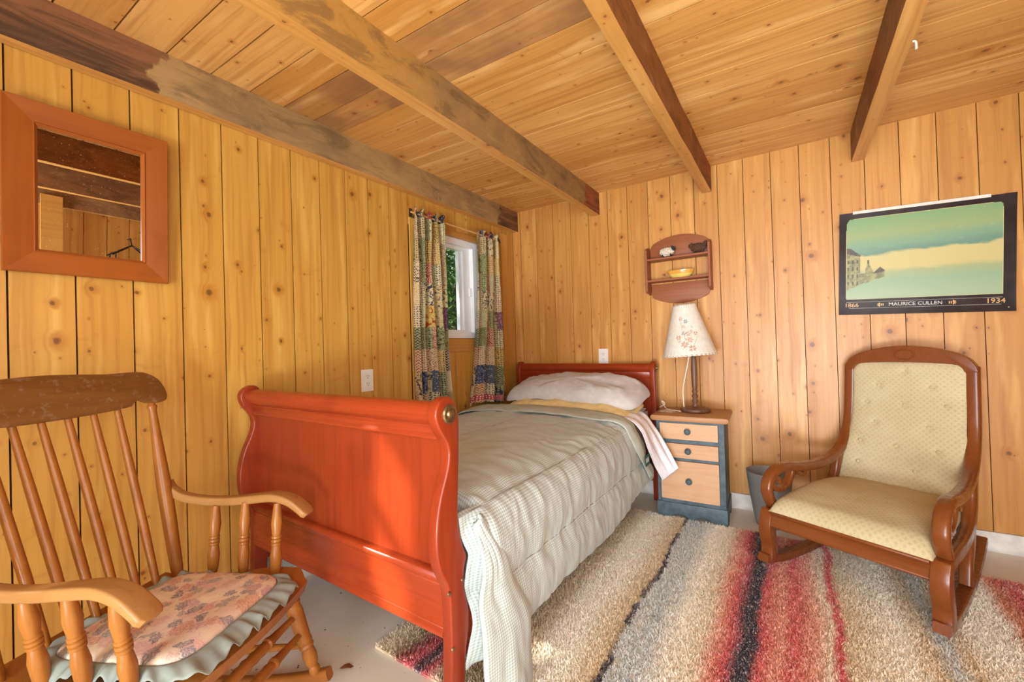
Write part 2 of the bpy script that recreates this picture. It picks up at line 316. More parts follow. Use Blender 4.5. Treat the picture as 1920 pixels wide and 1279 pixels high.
M['print_cream'] = plain('cream_ink', (.62,.52,.22), .4)
M['print_wall'] = plain('olive_ink', (.22,.22,.08), .4, .4, 60)
M['print_roof'] = plain('umber_ink', (.07,.05,.025), .4, .4, 60)
M['strip'] = plain('white_strip', (.72,.66,.58), .5)
M['wool'] = plain('cream_wool', (.62,.55,.42), .95, .25, 120, bstr=.9)
M['brown_wool'] = plain('brown_wool', (.085,.035,.018), .95, .4, 120, bstr=.9)
M['black_wool'] = plain('black_felt', (.02,.02,.02), .9)
M['bowl_rim'] = plain('amber_glaze', (.66,.32,.055), .2, .1, 20)
M['bowl_body'] = plain('yellow_glaze', (.70,.54,.12), .2, .1, 20)
M['flower_a'] = plain('pressed_rust', (.50,.33,.25), .7); M['flower_b'] = plain('pressed_blue', (.30,.31,.33), .7); M['flower_c'] = plain('pressed_tan', (.52,.34,.20), .7)
def m_leaf(name, a, b):
    m = NT(name); return m.done(m.mix(m.noise(m.pos(), 3, 3), a, b), .6, None, spec=.3, Transmission_Weight=0.0, Subsurface_Weight=0.0)
M['foliage'] = m_leaf('foliage', (.02,.055,.012), (.13,.22,.045)); M['foliage2'] = m_leaf('far_foliage', (.03,.065,.02), (.13,.21,.07))

# ------------------------------------------------------------------ geometry helpers
def finish(bm, ang=40, smooth=True):
    me = bpy.data.meshes.new('mesh'); bmesh.ops.recalc_face_normals(bm, faces=bm.faces); bm.to_mesh(me); bm.free()
    if smooth:
        me.polygons.foreach_set('use_smooth', [True]*len(me.polygons)); me.set_sharp_from_angle(angle=R(ang))
    return me
def obj(name, me, mat, parent=None, loc=(0,0,0), rot=(0,0,0)):
    if mat is not None:
        for mm in (mat if isinstance(mat, (list, tuple)) else [mat]): me.materials.append(M[mm] if isinstance(mm, str) else mm)
    o = bpy.data.objects.new(name, me); COL.objects.link(o); o.location = loc; o.rotation_euler = rot
    if parent: o.parent = parent
    return o
def tag(o, label, cat, group=None):
    o['label'] = label; o['category'] = cat
    if group: o['group'] = group
    return o
def thing(name, label, cat, loc=(0,0,0), rz=0, group=None):
    o = bpy.data.objects.new(name, None); COL.objects.link(o); o.location = loc; o.rotation_euler = (0,0,rz); o.empty_display_size = .1
    return tag(o, label, cat, group)
def struct(o, label=None):
    o['kind'] = 'structure'
    if label: o['label'] = label
    return o
def bev(bm, w, seg=2, ang=30):
    es = [e for e in bm.edges if len(e.link_faces) == 2 and e.calc_face_angle(0) > R(ang)]
    if w > 0: bmesh.ops.bevel(bm, geom=es, offset=w, segments=seg, profile=.5, affect='EDGES', clamp_overlap=True)
def addbox(bm, x0, x1, y0, y1, z0, z1):
    v = [bm.verts.new(p) for p in ((x0,y0,z0),(x1,y0,z0),(x1,y1,z0),(x0,y1,z0),(x0,y0,z1),(x1,y0,z1),(x1,y1,z1),(x0,y1,z1))]
    for f in ((0,3,2,1),(4,5,6,7),(0,1,5,4),(1,2,6,5),(2,3,7,6),(3,0,4,7)): bm.faces.new([v[i] for i in f])
def box(x0, x1, y0, y1, z0, z1, b=.003, seg=2):
    bm = bmesh.new(); addbox(bm, x0, x1, y0, y1, z0, z1); bev(bm, b, seg); return finish(bm)
def prism(poly, axis, d0, d1, b=.003, seg=2, ang=30):
    """polygon in the plane across axis: 'x' -> (y,z), 'y' -> (x,z), 'z' -> (x,y)"""
    bm = bmesh.new()
    mk = {'x':lambda a,c,d:(d,a,c),'y':lambda a,c,d:(a,d,c),'z':lambda a,c,d:(a,c,d)}[axis]
    A = [bm.verts.new(mk(a,c,d0)) for a,c in poly]; B = [bm.verts.new(mk(a,c,d1)) for a,c in poly]; n = len(poly)
    bm.faces.new(A); bm.faces.new(B[::-1])
    for i in range(n): bm.faces.new((A[i],A[(i+1)%n],B[(i+1)%n],B[i]))
    bmesh.ops.recalc_face_normals(bm, faces=bm.faces); bev(bm, b, seg, ang); return finish(bm)
def crom(pts, n=8, closed=False):
    """Catmull-Rom through points of any dimension"""
    P = [tuple(p) for p in pts]; out = []; N = len(P)
    for i in range(N if closed else N-1):
        p0 = P[(i-1)%N] if closed or i > 0 else P[0]; p1 = P[i]; p2 = P[(i+1)%N]; p3 = P[(i+2)%N] if closed or i+2 < N else P[-1]
        for k in range(n):
            t = k/n
            out.append(tuple(.5*((2*b)+(-a+c)*t+(2*a-5*b+4*c-d)*t*t+(-a+3*b-3*c+d)*t**3) for a,b,c,d in zip(p0,p1,p2,p3)))
    if not closed: out.append(P[-1])
    return out
def addlathe(bm, prof, seg=20, mat=None):
    """profile (r,z) bottom to top about Z; mat: 4x4 to place it"""
    rings = []; T = mat or Matrix()
    for r, z in prof:
        if r < 1e-5: rings.append([bm.verts.new(T @ Vector((0,0,z)))])
        else: rings.append([bm.verts.new(T @ Vector((r*math.cos(2*math.pi*i/seg), r*math.sin(2*math.pi*i/seg), z))) for i in range(seg)])
    for a, b in zip(rings, rings[1:]):
        for i in range(seg):
            j = (i+1)%seg
            if len(a) == 1 and len(b) == 1: continue
            if len(a) == 1: bm.faces.new((a[0], b[j], b[i]))
            elif len(b) == 1: bm.faces.new((a[i], a[j], b[0]))
            else: bm.faces.new((a[i], a[j], b[j], b[i]))
    for ring in (rings[0], rings[-1]):
        if len(ring) > 2: bm.faces.new(ring)
def lathe(prof, seg=20, ang=40):
    bm = bmesh.new(); addlathe(bm, prof, seg); return finish(bm, ang)
def between(p0, p1): 
    p0, p1 = Vector(p0), Vector(p1); d = p1-p0; q = d.to_track_quat('Z','Y').to_matrix().to_4x4(); return Matrix.Translation(p0) @ q, d.length
def turned(p0, p1, prof, seg=14, ang=40):
    """prof (t 0..1, r) turned about the line p0-p1"""
    T, L = between(p0, p1); bm = bmesh.new(); addlathe(bm, [(r, t*L) for t, r in prof], seg, T); return finish(bm, ang)
def sweep(path, sect, closed=False, up=(0,0,1), ang=40, cap=True):
    """sect(i,t) -> list of (a,b) in (side, normal) frame; frame keeps `up` as reference"""
    P = [Vector(p) for p in path]; N = len(P); bm = bmesh.new(); rings = []; U0 = Vector(up)
    for i, p in enumerate(P):
        if closed: d = P[(i+1)%N]-P[i-1]
        else: d = P[min(i+1,N-1)]-P[max(i-1,0)]
        d.normalize(); s = d.cross(U0)
        if s.length < 1e-4: s = Vector((1,0,0))
        s.normalize(); n = s.cross(d).normalized()
        rings.append([bm.verts.new(p+s*a+n*b) for a,b in sect(i, i/max(1,N-1))])
    k = len(rings[0])
    for i in range(N if closed else N-1):
        A, B = rings[i], rings[(i+1)%N]
        for j in range(k): bm.faces.new((A[j],A[(j+1)%k],B[(j+1)%k],B[j]))
    if not closed and cap: bm.faces.new(rings[0]); bm.faces.new(rings[-1])
    return finish(bm, ang)
def circ(r, n=10): return [(r*math.cos(2*math.pi*i/n), r*math.sin(2*math.pi*i/n)) for i in range(n)]
def rrect(w, h, r, n=3):
    out = []
    for cx, cy, a0 in ((w/2-r,h/2-r,0),(-w/2+r,h/2-r,90),(-w/2+r,-h/2+r,180),(w/2-r,-h/2+r,270)):
        for k in range(n+1):
            a = R(a0+90*k/n); out.append((cx+r*math.cos(a), cy+r*math.sin(a)))
    return out
def tube(path, r, n=8, up=(0,0,1)):
    rr = r if callable(r) else (lambda t: r)
    return sweep(path, lambda i,t: circ(rr(t), n), up=up)
def grid(nu, nv, f, uvf=None, closed_u=False, thick=0.0, ang=60):
    bm = bmesh.new(); V = [[bm.verts.new(f(i/(nu-(0 if closed_u else 1)), j/(nv-1))) for j in range(nv)] for i in range(nu)]
    L = bm.loops.layers.uv.new('UVMap') if uvf else None
    for i in range(nu if closed_u else nu-1):
        for j in range(nv-1):
            ii = (i+1)%nu; fc = bm.faces.new((V[i][j],V[ii][j],V[ii][j+1],V[i][j+1]))
            if L:
                for lp, (a,b) in zip(fc.loops, ((i,j),(i+1,j),(i+1,j+1),(i,j+1))): lp[L].uv = uvf(a/(nu-1), b/(nv-1))
    if thick:
        bmesh.ops.recalc_face_normals(bm, faces=bm.faces)
        bmesh.ops.solidify(bm, geom=bm.faces[:], thickness=thick)
    me = bpy.data.meshes.new('mesh'); bm.to_mesh(me); bm.free()
    me.polygons.foreach_set('use_smooth', [True]*len(me.polygons)); me.set_sharp_from_angle(angle=R(ang)); return me
def fbm(x, y, z=0.0, o=3): return noise.fractal(Vector((x,y,z)), 1.0, 2.0, o)
def sstep(a, b, x):
    t = min(1, max(0, (x-a)/(b-a))); return t*t*(3-2*t)
def text_mesh(s, size, extr=.0004, bold=0.0):
    c = bpy.data.curves.new('text', 'FONT'); c.body = s; c.size = size; c.extrude = extr; c.offset = bold; c.align_x = 'CENTER'; c.align_y = 'CENTER'; c.resolution_u = 3
    t = bpy.data.objects.new('text', c); COL.objects.link(t); dg = bpy.context.evaluated_depsgraph_get()
    me = bpy.data.meshes.new_from_object(t.evaluated_get(dg)); bpy.data.objects.remove(t); me.materials.clear(); return me

# ------------------------------------------------------------------ the room
H, XR, YF = 2.13, 2.92, -4.30          # ceiling height, right wall, wall behind the camera
struct(obj('floor', box(-.02, XR+.02, YF-.02, .02, -.10, 0, 0), 'floor'), 'off-white painted concrete floor')
WY0, WY1, WZ0, WZ1 = -1.02, -.478, 1.10, 1.79       # curtained window in the left wall
VY0, VY1, VZ0, VZ1 = -4.20, -3.63, 1.26, 1.92       # second window of the left wall, behind the camera
_plank = {}
def plank_mesh(w, L):
    k = (round(w,4), round(L,4))
    if k not in _plank:
        bm = bmesh.new(); addbox(bm, -w/2, w/2, 0, .018, 0, L); bev(bm, .0028, 1); _plank[k] = finish(bm, 20)
    return _plank[k]
def plank(parent, mat, w, L, loc, rot, name='plank'):
    me = plank_mesh(w, L)
    if not me.materials: me.materials.append(M[mat])
    o = bpy.data.objects.new(name, me); COL.objects.link(o); o.location = loc; o.rotation_euler = rot; o.parent = parent
    o.material_slots[0].link = 'OBJECT'; o.material_slots[0].material = M[mat]; return o
def wall_mesh(rects, axis, d0, d1):
    bm = bmesh.new()
    for a0, a1, z0, z1 in rects:
        if axis == 'x': addbox(bm, d0, d1, a0, a1, z0, z1)
        else: addbox(bm, a0, a1, d0, d1, z0, z1)
    return finish(bm, smooth=False)
# left wall: backing with two window holes, boards in front of it (front face at x = 0)
wl = struct(obj('wall_left', wall_mesh([(YF-.12,VY0,0,H),(VY0,VY1,0,VZ0),(VY0,VY1,VZ1,H),(VY1,WY0,0,H),(WY0,WY1,0,WZ0),(WY0,WY1,WZ1,H),(WY1,.10,0,H)], 'x', -.12, -.019), 'backing'), 'left wall of varnished knotty pine boards')
GAP = .0035
def left_plank(ya, yb, z0, z1): plank(wl, 'pine_left', (yb-ya)-GAP-.001, z1-z0, (0, (ya+yb)/2, z0), (0,0,R(90)))
yk = [-.018-.1412*k for k in range(0, 32)]; yk[0] = 0.0
for a, b in zip(yk, yk[1:]):
    y1, y0 = a, max(b, YF)
    if y0 >= y1: continue
    if y1 > WY0+.01 and y0 < WY1-.01:
        left_plank(y0, y1, WZ1, H)
    elif y1 > VY0+.01 and y0 < VY1-.01:
        left_plank(y0, y1, .093, VZ0); left_plank(y0, y1, VZ1, H)
    else: left_plank(y0, y1, .093, H)
for a, b in ((-.442,-.478),(-.478,-.613),(-.613,-.754),(-.754,-.895),(-.895,-1.006)): left_plank(b, a, .093, WZ0-.095)
struct(obj('baseboard_left', box(-.015, .006, YF, 0, 0, .093, .003), 'white_paint'))
# back wall (front face at y = 0)
wbk = struct(obj('wall_back', wall_mesh([(0,XR+.1,0,H)], 'y', .019, .12), 'backing'), 'back wall of varnished knotty pine boards')
xs = [0,.078,.229,.379,.528,.674,.823,.967,1.110,1.257,1.403,1.541,1.682,1.824,1.963,2.104,2.248,2.387,2.525,2.664,2.799,XR]
for a, b in zip(xs, xs[1:]): plank(wbk, 'pine_back', b-a-GAP, H-.093, ((a+b)/2, 0, .093), (0,0,0))
bm = bmesh.new(); addbox(bm, 0, XR, -.012, .015, 0, .092); bev(bm, .006, 2)
struct(obj('baseboard_back', finish(bm), 'white_paint'), 'white painted concrete footing under the pine boards')
# right wall and the wall behind the camera (openings added to let in light), seen only in the mirror
wr = struct(obj('wall_right', wall_mesh([(YF-.12,-4.05,0,H),(-4.05,-2.85,0,.65),(-4.05,-2.85,1.9,H),(-2.85,.1,0,H)], 'x', XR+.019, XR+.12), 'backing'))
n = 0; y = -.02
while y > YF:
    y0 = max(y-.1415, YF)
    if y0 < -2.85 and y > -4.05:
        plank(wr, 'pine_back', y-y0-GAP, .65, (XR, (y+y0)/2, 0), (0,0,R(-90))); plank(wr, 'pine_back', y-y0-GAP, H-1.9, (XR, (y+y0)/2, 1.9), (0,0,R(-90)))
    else: plank(wr, 'pine_back', y-y0-GAP, H, (XR, (y+y0)/2, 0), (0,0,R(-90)))
    y = y0
wf = struct(obj('wall_front', wall_mesh([(-.1,1.05,0,H),(1.05,2.85,2.05,H),(2.85,XR+.1,0,H)], 'y', YF-.12, YF-.019), 'backing'))
x = 0
while x < 1.05:
    w = min(.1415, 1.05-x); plank(wf, 'pine_back', w-GAP, H, (x+w/2, YF, 0), (0,0,R(180))); x += w
# ceiling: boards run across the beams
ce = struct(obj('ceiling', box(-.12, XR+.12, YF-.12, .12, H+.0185, H+.12, 0), 'backing'), 'ceiling of knotty pine boards')
y = -.09; k = 0
while y > YF-.1:
    w = .1405
    plank(ce, 'pine_ceil', w-.0055, XR+.1, (-.03, y-.035-w/2+w/2, H), (0,0,0), 'ceiling_board')
    o = ce.children[-1]
    # local Z -> along room X with a slight skew, local Y (thickness) -> up
    sk = R(2.0); X = Vector((math.sin(-sk)*-1*0+(-math.sin(sk)), math.cos(sk), 0)); Z = Vector((math.cos(sk), math.sin(sk), 0)); Y = Z.cross(X)
    o.matrix_local = Matrix(((X.x,Y.x,Z.x,-.03),(X.y,Y.y,Z.y,y-.062),(X.z,Y.z,Z.z,H),(0,0,0,1)))
    y -= w; k += 1
# a last sliver board along the back wall
plank(ce, 'pine_ceil', .14, XR+.1, (-.03, .03, H), (0,0,0), 'ceiling_board'); o = ce.children[-1]
o.matrix_local = Matrix(((X.x,Y.x,Z.x,-.03),(X.y,Y.y,Z.y,-.062+.0505),(X.z,Y.z,Z.z,H),(0,0,0,1)))

# ------------------------------------------------------------------ ceiling beams
BZ = 1.97
def beam(x0, x1, mat, label):
    bm = bmesh.new(); n = 46; prof = []
    for i in range(n+1):
        y = YF*i/n - .001; j = .0022*fbm(y*5, x0*9); k = .0022*fbm(y*4, x0*9+5); q = .0015*fbm(y*6, 3+x0)
        prof.append([bm.verts.new(p) for p in ((x0+j,y,BZ+q),(x1+k,y,BZ+q),(x1+k,y,H-.0005),(x0+j,y,H-.0005))])
    for A, B in zip(prof, prof[1:]):
        for a in range(4):
            f = bm.faces.new((A[a],A[(a+1)%4],B[(a+1)%4],B[a])); f.material_index = 1 if a == 0 else 0
    bm.faces.new(prof[0]); bm.faces.new(prof[-1][::-1])
    es = [e for e in bm.edges if len(e.link_faces) == 2 and e.calc_face_angle(0) > R(60)]
    bmesh.ops.bevel(bm, geom=es, offset=.003, segments=1, affect='EDGES')
    return tag(obj('ceiling_beam', finish(bm, 30), [mat, 'beam_bottom']), label, 'beam', 'exposed ceiling beams')
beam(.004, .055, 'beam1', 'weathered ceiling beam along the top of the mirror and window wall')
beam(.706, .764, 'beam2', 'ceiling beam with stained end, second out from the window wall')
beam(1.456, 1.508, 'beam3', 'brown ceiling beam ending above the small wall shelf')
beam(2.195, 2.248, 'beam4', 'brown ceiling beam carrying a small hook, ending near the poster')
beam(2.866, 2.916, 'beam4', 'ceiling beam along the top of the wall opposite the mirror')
hk = tag(obj('ceiling_hook', tube(crom([(2.2495,-.985,2.015),(2.263,-.985,2.015),(2.272,-.985,2.012),(2.274,-.985,2.0),(2.274,-.985,1.985)],5), .0035, 8, up=(0,1,0)), 'steel'), 'small pale bent hook screwed into the side of a ceiling beam', 'hook')
struct(obj('trim_5', box(2.832, 2.864, -2.245, -2.130, 0, 2.04, .003), 'pine_trim'), 'upright pine board on the wall opposite the mirror')

# ------------------------------------------------------------------ window with white frame, trim, glass
w1 = bpy.data.objects.new('window_1', None); COL.objects.link(w1); w1.location = (0,WY0,WZ0); struct(w1, 'white sliding window between the patchwork curtains')
def wpart(name, me, mat): o = obj(name, me, mat, w1); o.matrix_parent_inverse = Matrix.Translation((0,WY0,WZ0)).inverted(); return o
fw = .052
for nm, a in (('frame_side',(WY0,WY0+fw,WZ0,WZ1)),('frame_side',(WY1-fw,WY1,WZ0,WZ1)),('frame_rail',(WY0+fw,WY1-fw,WZ0,WZ0+.04)),('frame_rail',(WY0+fw,WY1-fw,WZ1-.045,WZ1))):
    wpart(nm, box(-.10, -.004, a[0], a[1], a[2], a[3], .004), 'vinyl')
for a in ((-.968,-.945,1.14,1.745),(-.605,-.530,1.14,1.745),(-.945,-.605,1.14,1.158),(-.945,-.605,1.722,1.745)):
    wpart('sash', box(-.075, -.035, *a, .003), 'vinyl')
wpart('sash_stile', box(-.088, -.060, -.625, -.60, 1.142, 1.743, .002), 'vinyl')
wpart('pane', box(-.058, -.054, -.946, -.604, 1.157, 1.723, 0), 'glass')
wpart('latch', box(-.036, -.022, -.548, -.536, 1.40, 1.46, .003), 'vinyl')
t1 = struct(obj('trim_1', box(.0005, .026, WY0-.09, WY1+.035, WZ1-.004, WZ1+.032, .003), 'pine_trim'), 'narrow pine board above the window')
t2 = struct(obj('trim_2', box(-.012, .006, WY0-.07, WY1+.03, WZ0-.094, WZ0-.002, .003), 'pine_trim'), 'pine board below the window')
t3 = struct(obj('trim_3', box(.0005, .012, -1.142, -1.088, .40, 1.83, .002), 'pine_left'), 'narrow pine upright left of the curtains')
t4 = struct(obj('trim_4', box(.0005, .010, -.188, -.098, .40, 1.93, .002), 'pine_left'))
# window behind the camera and the door opening: casing and glass bars only
w2 = bpy.data.objects.new('window_2', None); COL.objects.link(w2); w2.location = (0,VY0,VZ0); struct(w2)
def w2part(name, me, mat): o = obj(name, me, mat, w2); o.matrix_parent_inverse = Matrix.Translation((0,VY0,VZ0)).inverted(); return o
for a in ((VY0,VY0+.04,VZ0,VZ1),(VY1-.04,VY1,VZ0,VZ1),(VY0,VY1,VZ0,VZ0+.04),(VY0,VY1,VZ1-.04,VZ1)): w2part('frame_side', box(-.10, .004, *a, .003), 'vinyl')
w2part('glazing_bar', box(-.06, -.03, VY0+.04, VY1-.04, 1.555, 1.585, .002), 'vinyl')
d1 = bpy.data.objects.new('door_1', None); COL.objects.link(d1); d1.location = (1.05,YF,0); struct(d1)
for a in ((1.05,1.11,0,2.05),(2.79,2.85,0,2.05),(1.11,2.79,1.99,2.05)):
    o = obj('door_jamb', box(a[0], a[1], YF-.12, YF+.01, a[2], a[3], .003), 'pine_trim', d1); o.matrix_parent_inverse = Matrix.Translation((1.05,YF,0)).inverted()

# ------------------------------------------------------------------ outside: ground and trees
struct(obj('ground', box(-14, 10, -16, 14, -.45, -.30, 0), 'grass'))
def tree(label, c, rad, n, seed, mat, trunk, leaf=.07):
    rng = random.Random(seed); t = thing('tree', label, 'tree', (c[0], c[1], -.30), 0, 'trees outside')
    V, F = [], []
    while len(F) < n:
        p = Vector((rng.uniform(-1,1), rng.uniform(-1,1), rng.uniform(-1,1)))
        if p.length > 1 or fbm(p.x*2+seed, p.y*2, p.z*2) < -.12: continue
        q = Vector((p.x*rad[0], p.y*rad[1], p.z*rad[2]+c[2]+.30)); s = leaf*rng.uniform(.5,1.3)
        m_ = Matrix.Rotation(rng.uniform(0,6.28),3,'Z') @ Matrix.Rotation(rng.uniform(-.9,.9),3,'X'); i = len(V)
        for a in ((0,-.9,0),(.36,0,.12),(0,1,0),(-.36,0,.12)): V.append(q + m_ @ (Vector(a)*s))
        F += [(i,i+1,i+2),(i,i+2,i+3)]
    me = bpy.data.meshes.new('leaves'); me.from_pydata(V, [], F); lf = obj('foliage', me, mat, t); lf['kind'] = 'stuff'
    obj('trunk', tube(crom([(0,0,0),(.05,.03,c[2]*.5),(.0,-.04,c[2]+.2),(.03,.05,c[2]+rad[2]*.6)],6), lambda q: trunk*(1-.75*q), 9, up=(1,0,0)), 'bark', t)
tree('leafy green tree close outside the curtained window', (-1.75,1.25,1.55), (1.05,1.2,1.35), 9000, 3, 'foliage', .07)
tree('tall leafy tree further behind the one by the window', (-6.5,7.5,2.2), (2.6,2.6,2.8), 11000, 11, 'foliage2', .14, .12)
tree('wide leafy shrub between the two trees outside the window', (-3.35,3.85,1.4), (1.25,1.3,1.9), 14000, 31, 'foliage2', .09, .13)
tree('drooping tree added out of view to shade the curtained window', (-1.05,-2.05,2.35), (.55,.75,.75), 4200, 23, 'foliage', .05, .07)  # unseen tree, added to keep the sun off this window

# ------------------------------------------------------------------ wall mirror (leans out a little at the top)
mw, mh = .386, .512
mir = thing('wall_mirror', 'square mirror in a wide reddish wooden frame on the pine wall', 'mirror', (.004,-2.52,1.302))
mir.rotation_euler = (0, R(2.5), 0)
fr = .072
def rail(pts, mat):   # mitred rail, raised on the outside and stepping down to the glass
    bm = bmesh.new(); (o0,o1,i1,i0) = pts
    L = []
    for t, x in ((0,.0),(0,.020),(.03,.024),(.60,.019),(.86,.016),(.90,.020),(1.0,.012),(1.0,.004)):
        L.append([bm.verts.new((x, o0[0]+(i0[0]-o0[0])*t, o0[1]+(i0[1]-o0[1])*t)), bm.verts.new((x, o1[0]+(i1[0]-o1[0])*t, o1[1]+(i1[1]-o1[1])*t))])
    for a, b in zip(L, L[1:]): bm.faces.new((a[0],a[1],b[1],b[0]))
    bm.faces.new((L[-1][0],L[-1][1],L[0][1],L[0][0])); bm.faces.new([l[0] for l in L]); bm.faces.new([l[1] for l in L][::-1])
    return obj('frame_rail', finish(bm, 25), mat, mir)
a, b = mw/2, mh
O = [(-a,0),(a,0),(a,b),(-a,b)]; I = [(-a+fr,fr),(a-fr,fr),(a-fr,b-fr),(-a+fr,b-fr)]
for i in range(4): rail((O[i],O[(i+1)%4],I[(i+1)%4],I[i]), 'mirror_frame_y' if i%2 == 0 else 'mirror_frame')
obj('mirror_glass', box(.002, .006, -a+fr-.004, a-fr+.004, fr-.004, b-fr+.004, 0), 'mirror', mir)

# ------------------------------------------------------------------ power outlets
def outlet(label, loc, rz):
    t = thing('power_outlet', label, 'outlet', loc, rz)
    obj('cover_plate', box(-.0355, .0355, -.006, 0, -.058, .058, .003), 'plate', t)
    for dz in (-.0195, .0195):
        rc = obj('receptacle', prism([(.017*math.cos(q)*1.0, max(-.0125,min(.0125,.0165*math.sin(q)))+dz) for q in [2*math.pi*k/20 for k in range(20)]], 'y', -.0082, -.0055, .0006, 1), 'plate', t)
        for dx in (-.0063, .0063): obj('slot', box(dx-.0012, dx+.0012, -.0087, -.0081, dz+.001, dz+.0085, 0), 'slot', rc)
        obj('slot', prism([(.0026*math.cos(q), .0026*math.sin(q)+dz-.0065) for q in [2*math.pi*k/10 for k in range(10)]], 'y', -.0087, -.0081, 0), 'slot', rc)
    obj('screw', prism([(.003*math.cos(q), .003*math.sin(q)) for q in [2*math.pi*k/10 for k in range(10)]], 'y', -.0072, -.0058, 0), 'steel', t)
outlet('ivory power outlet on the wall between mirror and curtains', (.0005,-1.467,.875), R(90))
outlet('ivory power outlet just above the bed headboard', (.760,-.0005,.936), 0)

# ------------------------------------------------------------------ curtain rod and curtains
cr = thing('curtain_rod', 'thin brassy curtain rod on dark metal brackets over the window', 'curtain rod', (.06,-.70,1.842))
obj('rod', tube([(0,-.475,0),(0,-.2,0),(0,.1,0),(0,.44,0)], .0055, 10), 'rod_wood', cr)
for y in (-.425, .43):
    bk = obj('bracket', box(-.0595, -.055, y-.011, y+.011, -.035, .045, .001), 'dark_metal', cr)
    obj('bracket_arm', box(-.056, .006, y-.004, y+.004, -.012, -.006, .001), 'dark_metal', bk)
wbk2 = thing('wall_bracket', 'dark metal bracket low on the wall beside a curtain', 'bracket', (.0125,-1.112,.99))
obj('back_plate', box(0, .004, -.012, .012, 0, .09, .001), 'dark_metal', wbk2); obj('arm', box(.003, .035, -.003, .003, .05, .06, .001), 'dark_metal', wbk2)
def curtain(label, ytop, ybot, zb, seed, folds):
    Lz = 1.872-zb; rng = random.Random(seed); ph = [rng.uniform(0,6.28) for _ in range(4)]
    def f(s, t):
        z = zb + Lz*t; k = t**1.0; y0 = ybot[0]+(ytop[0]-ybot[0])*sstep(0,1,t**.45); y1 = ybot[1]+(ytop[1]-ybot[1])*sstep(0,1,t**.45)
        ss = s + .018*math.sin(s*9+ph[2]) + .012*math.sin(t*5+s*14+ph[3])*(1-t)
        y = y0 + (y1-y0)*ss
        amp = .025+.010*(1-t)
        x = .060 + amp*math.sin(2*math.pi*folds*s+ph[0]+.8*math.sin(3*t+ph[1])) + .010*math.sin(2*math.pi*folds*1.7*s+ph[1]+2*t) + .006*fbm(s*6, t*3, seed)
        rodf = math.exp(-((z-1.842)/.014)**2)      # gathered where the rod runs through the casing
        x = x*(1-.0*rodf); x += (.0695-x)*.85*rodf
        if z > 1.842: x += .004*math.sin(s*70+ph[0]); z += .010*math.sin(s*55+ph[1])*sstep(1.85,1.872,z)
        y += .008*math.cos(2*math.pi*folds*s+ph[0]+.5)
        return (max(.018, x), y, z - .02*fbm(s*2, 0, seed)*(1-t))
    wd = .62
    me = grid(150, 90, f, lambda a,b: (a*wd, b*Lz)); o = obj('curtain', me, 'curtain'); sol = o.modifiers.new('thickness', 'SOLIDIFY'); sol.thickness = .0015
    return tag(o, label, 'curtain', 'patchwork print curtains')
curtain('patchwork print curtain hanging nearer the wall outlet', (-1.155,-.905), (-1.165,-.840), .628, 4, 4.2)
curtain('patchwork print curtain hanging nearer the room corner', (-.560,-.275), (-.665,-.262), .632, 9, 3.4)

# ------------------------------------------------------------------ sleigh bed
bed = thing('sleigh_bed', 'cherry red wooden sleigh bed with rolled headboard and footboard', 'bed', (.615,-1.08,0))
BI = Matrix.Translation((.615,-1.08,0)).inverted()
def bpart(name, me, mat, parent=None):
    o = obj(name, me, mat, parent or bed)
    if parent is None: o.matrix_parent_inverse = BI
    return o
front = [(-2.085,.912),(-2.105,.908),(-2.122,.897),(-2.133,.878),(-2.132,.855),(-2.122,.830),(-2.106,.808),(-2.094,.788),(-2.088,.762),(-2.092,.735),(-2.104,.702),(-2.122,.662),(-2.137,.608),(-2.143,.548),(-2.139,.500),(-2.127,.465),(-2.110,.432),(-2.100,.392),(-2.098,.30),(-2.102,.18),(-2.106,0)]
rear = [(-2.052,0),(-2.050,.16),(-2.044,.225),(-2.034,.262),(-2.027,.295),(-2.029,.335),(-2.038,.370),(-2.045,.40),(-2.041,.445),(-2.031,.475),(-2.043,.503),(-2.055,.545),(-2.060,.61),(-2.053,.70),(-2.048,.79),(-2.046,.84),(-2.050,.868),(-2.060,.892),(-2.072,.906)]
poly = crom(front,3)+crom(rear,3)
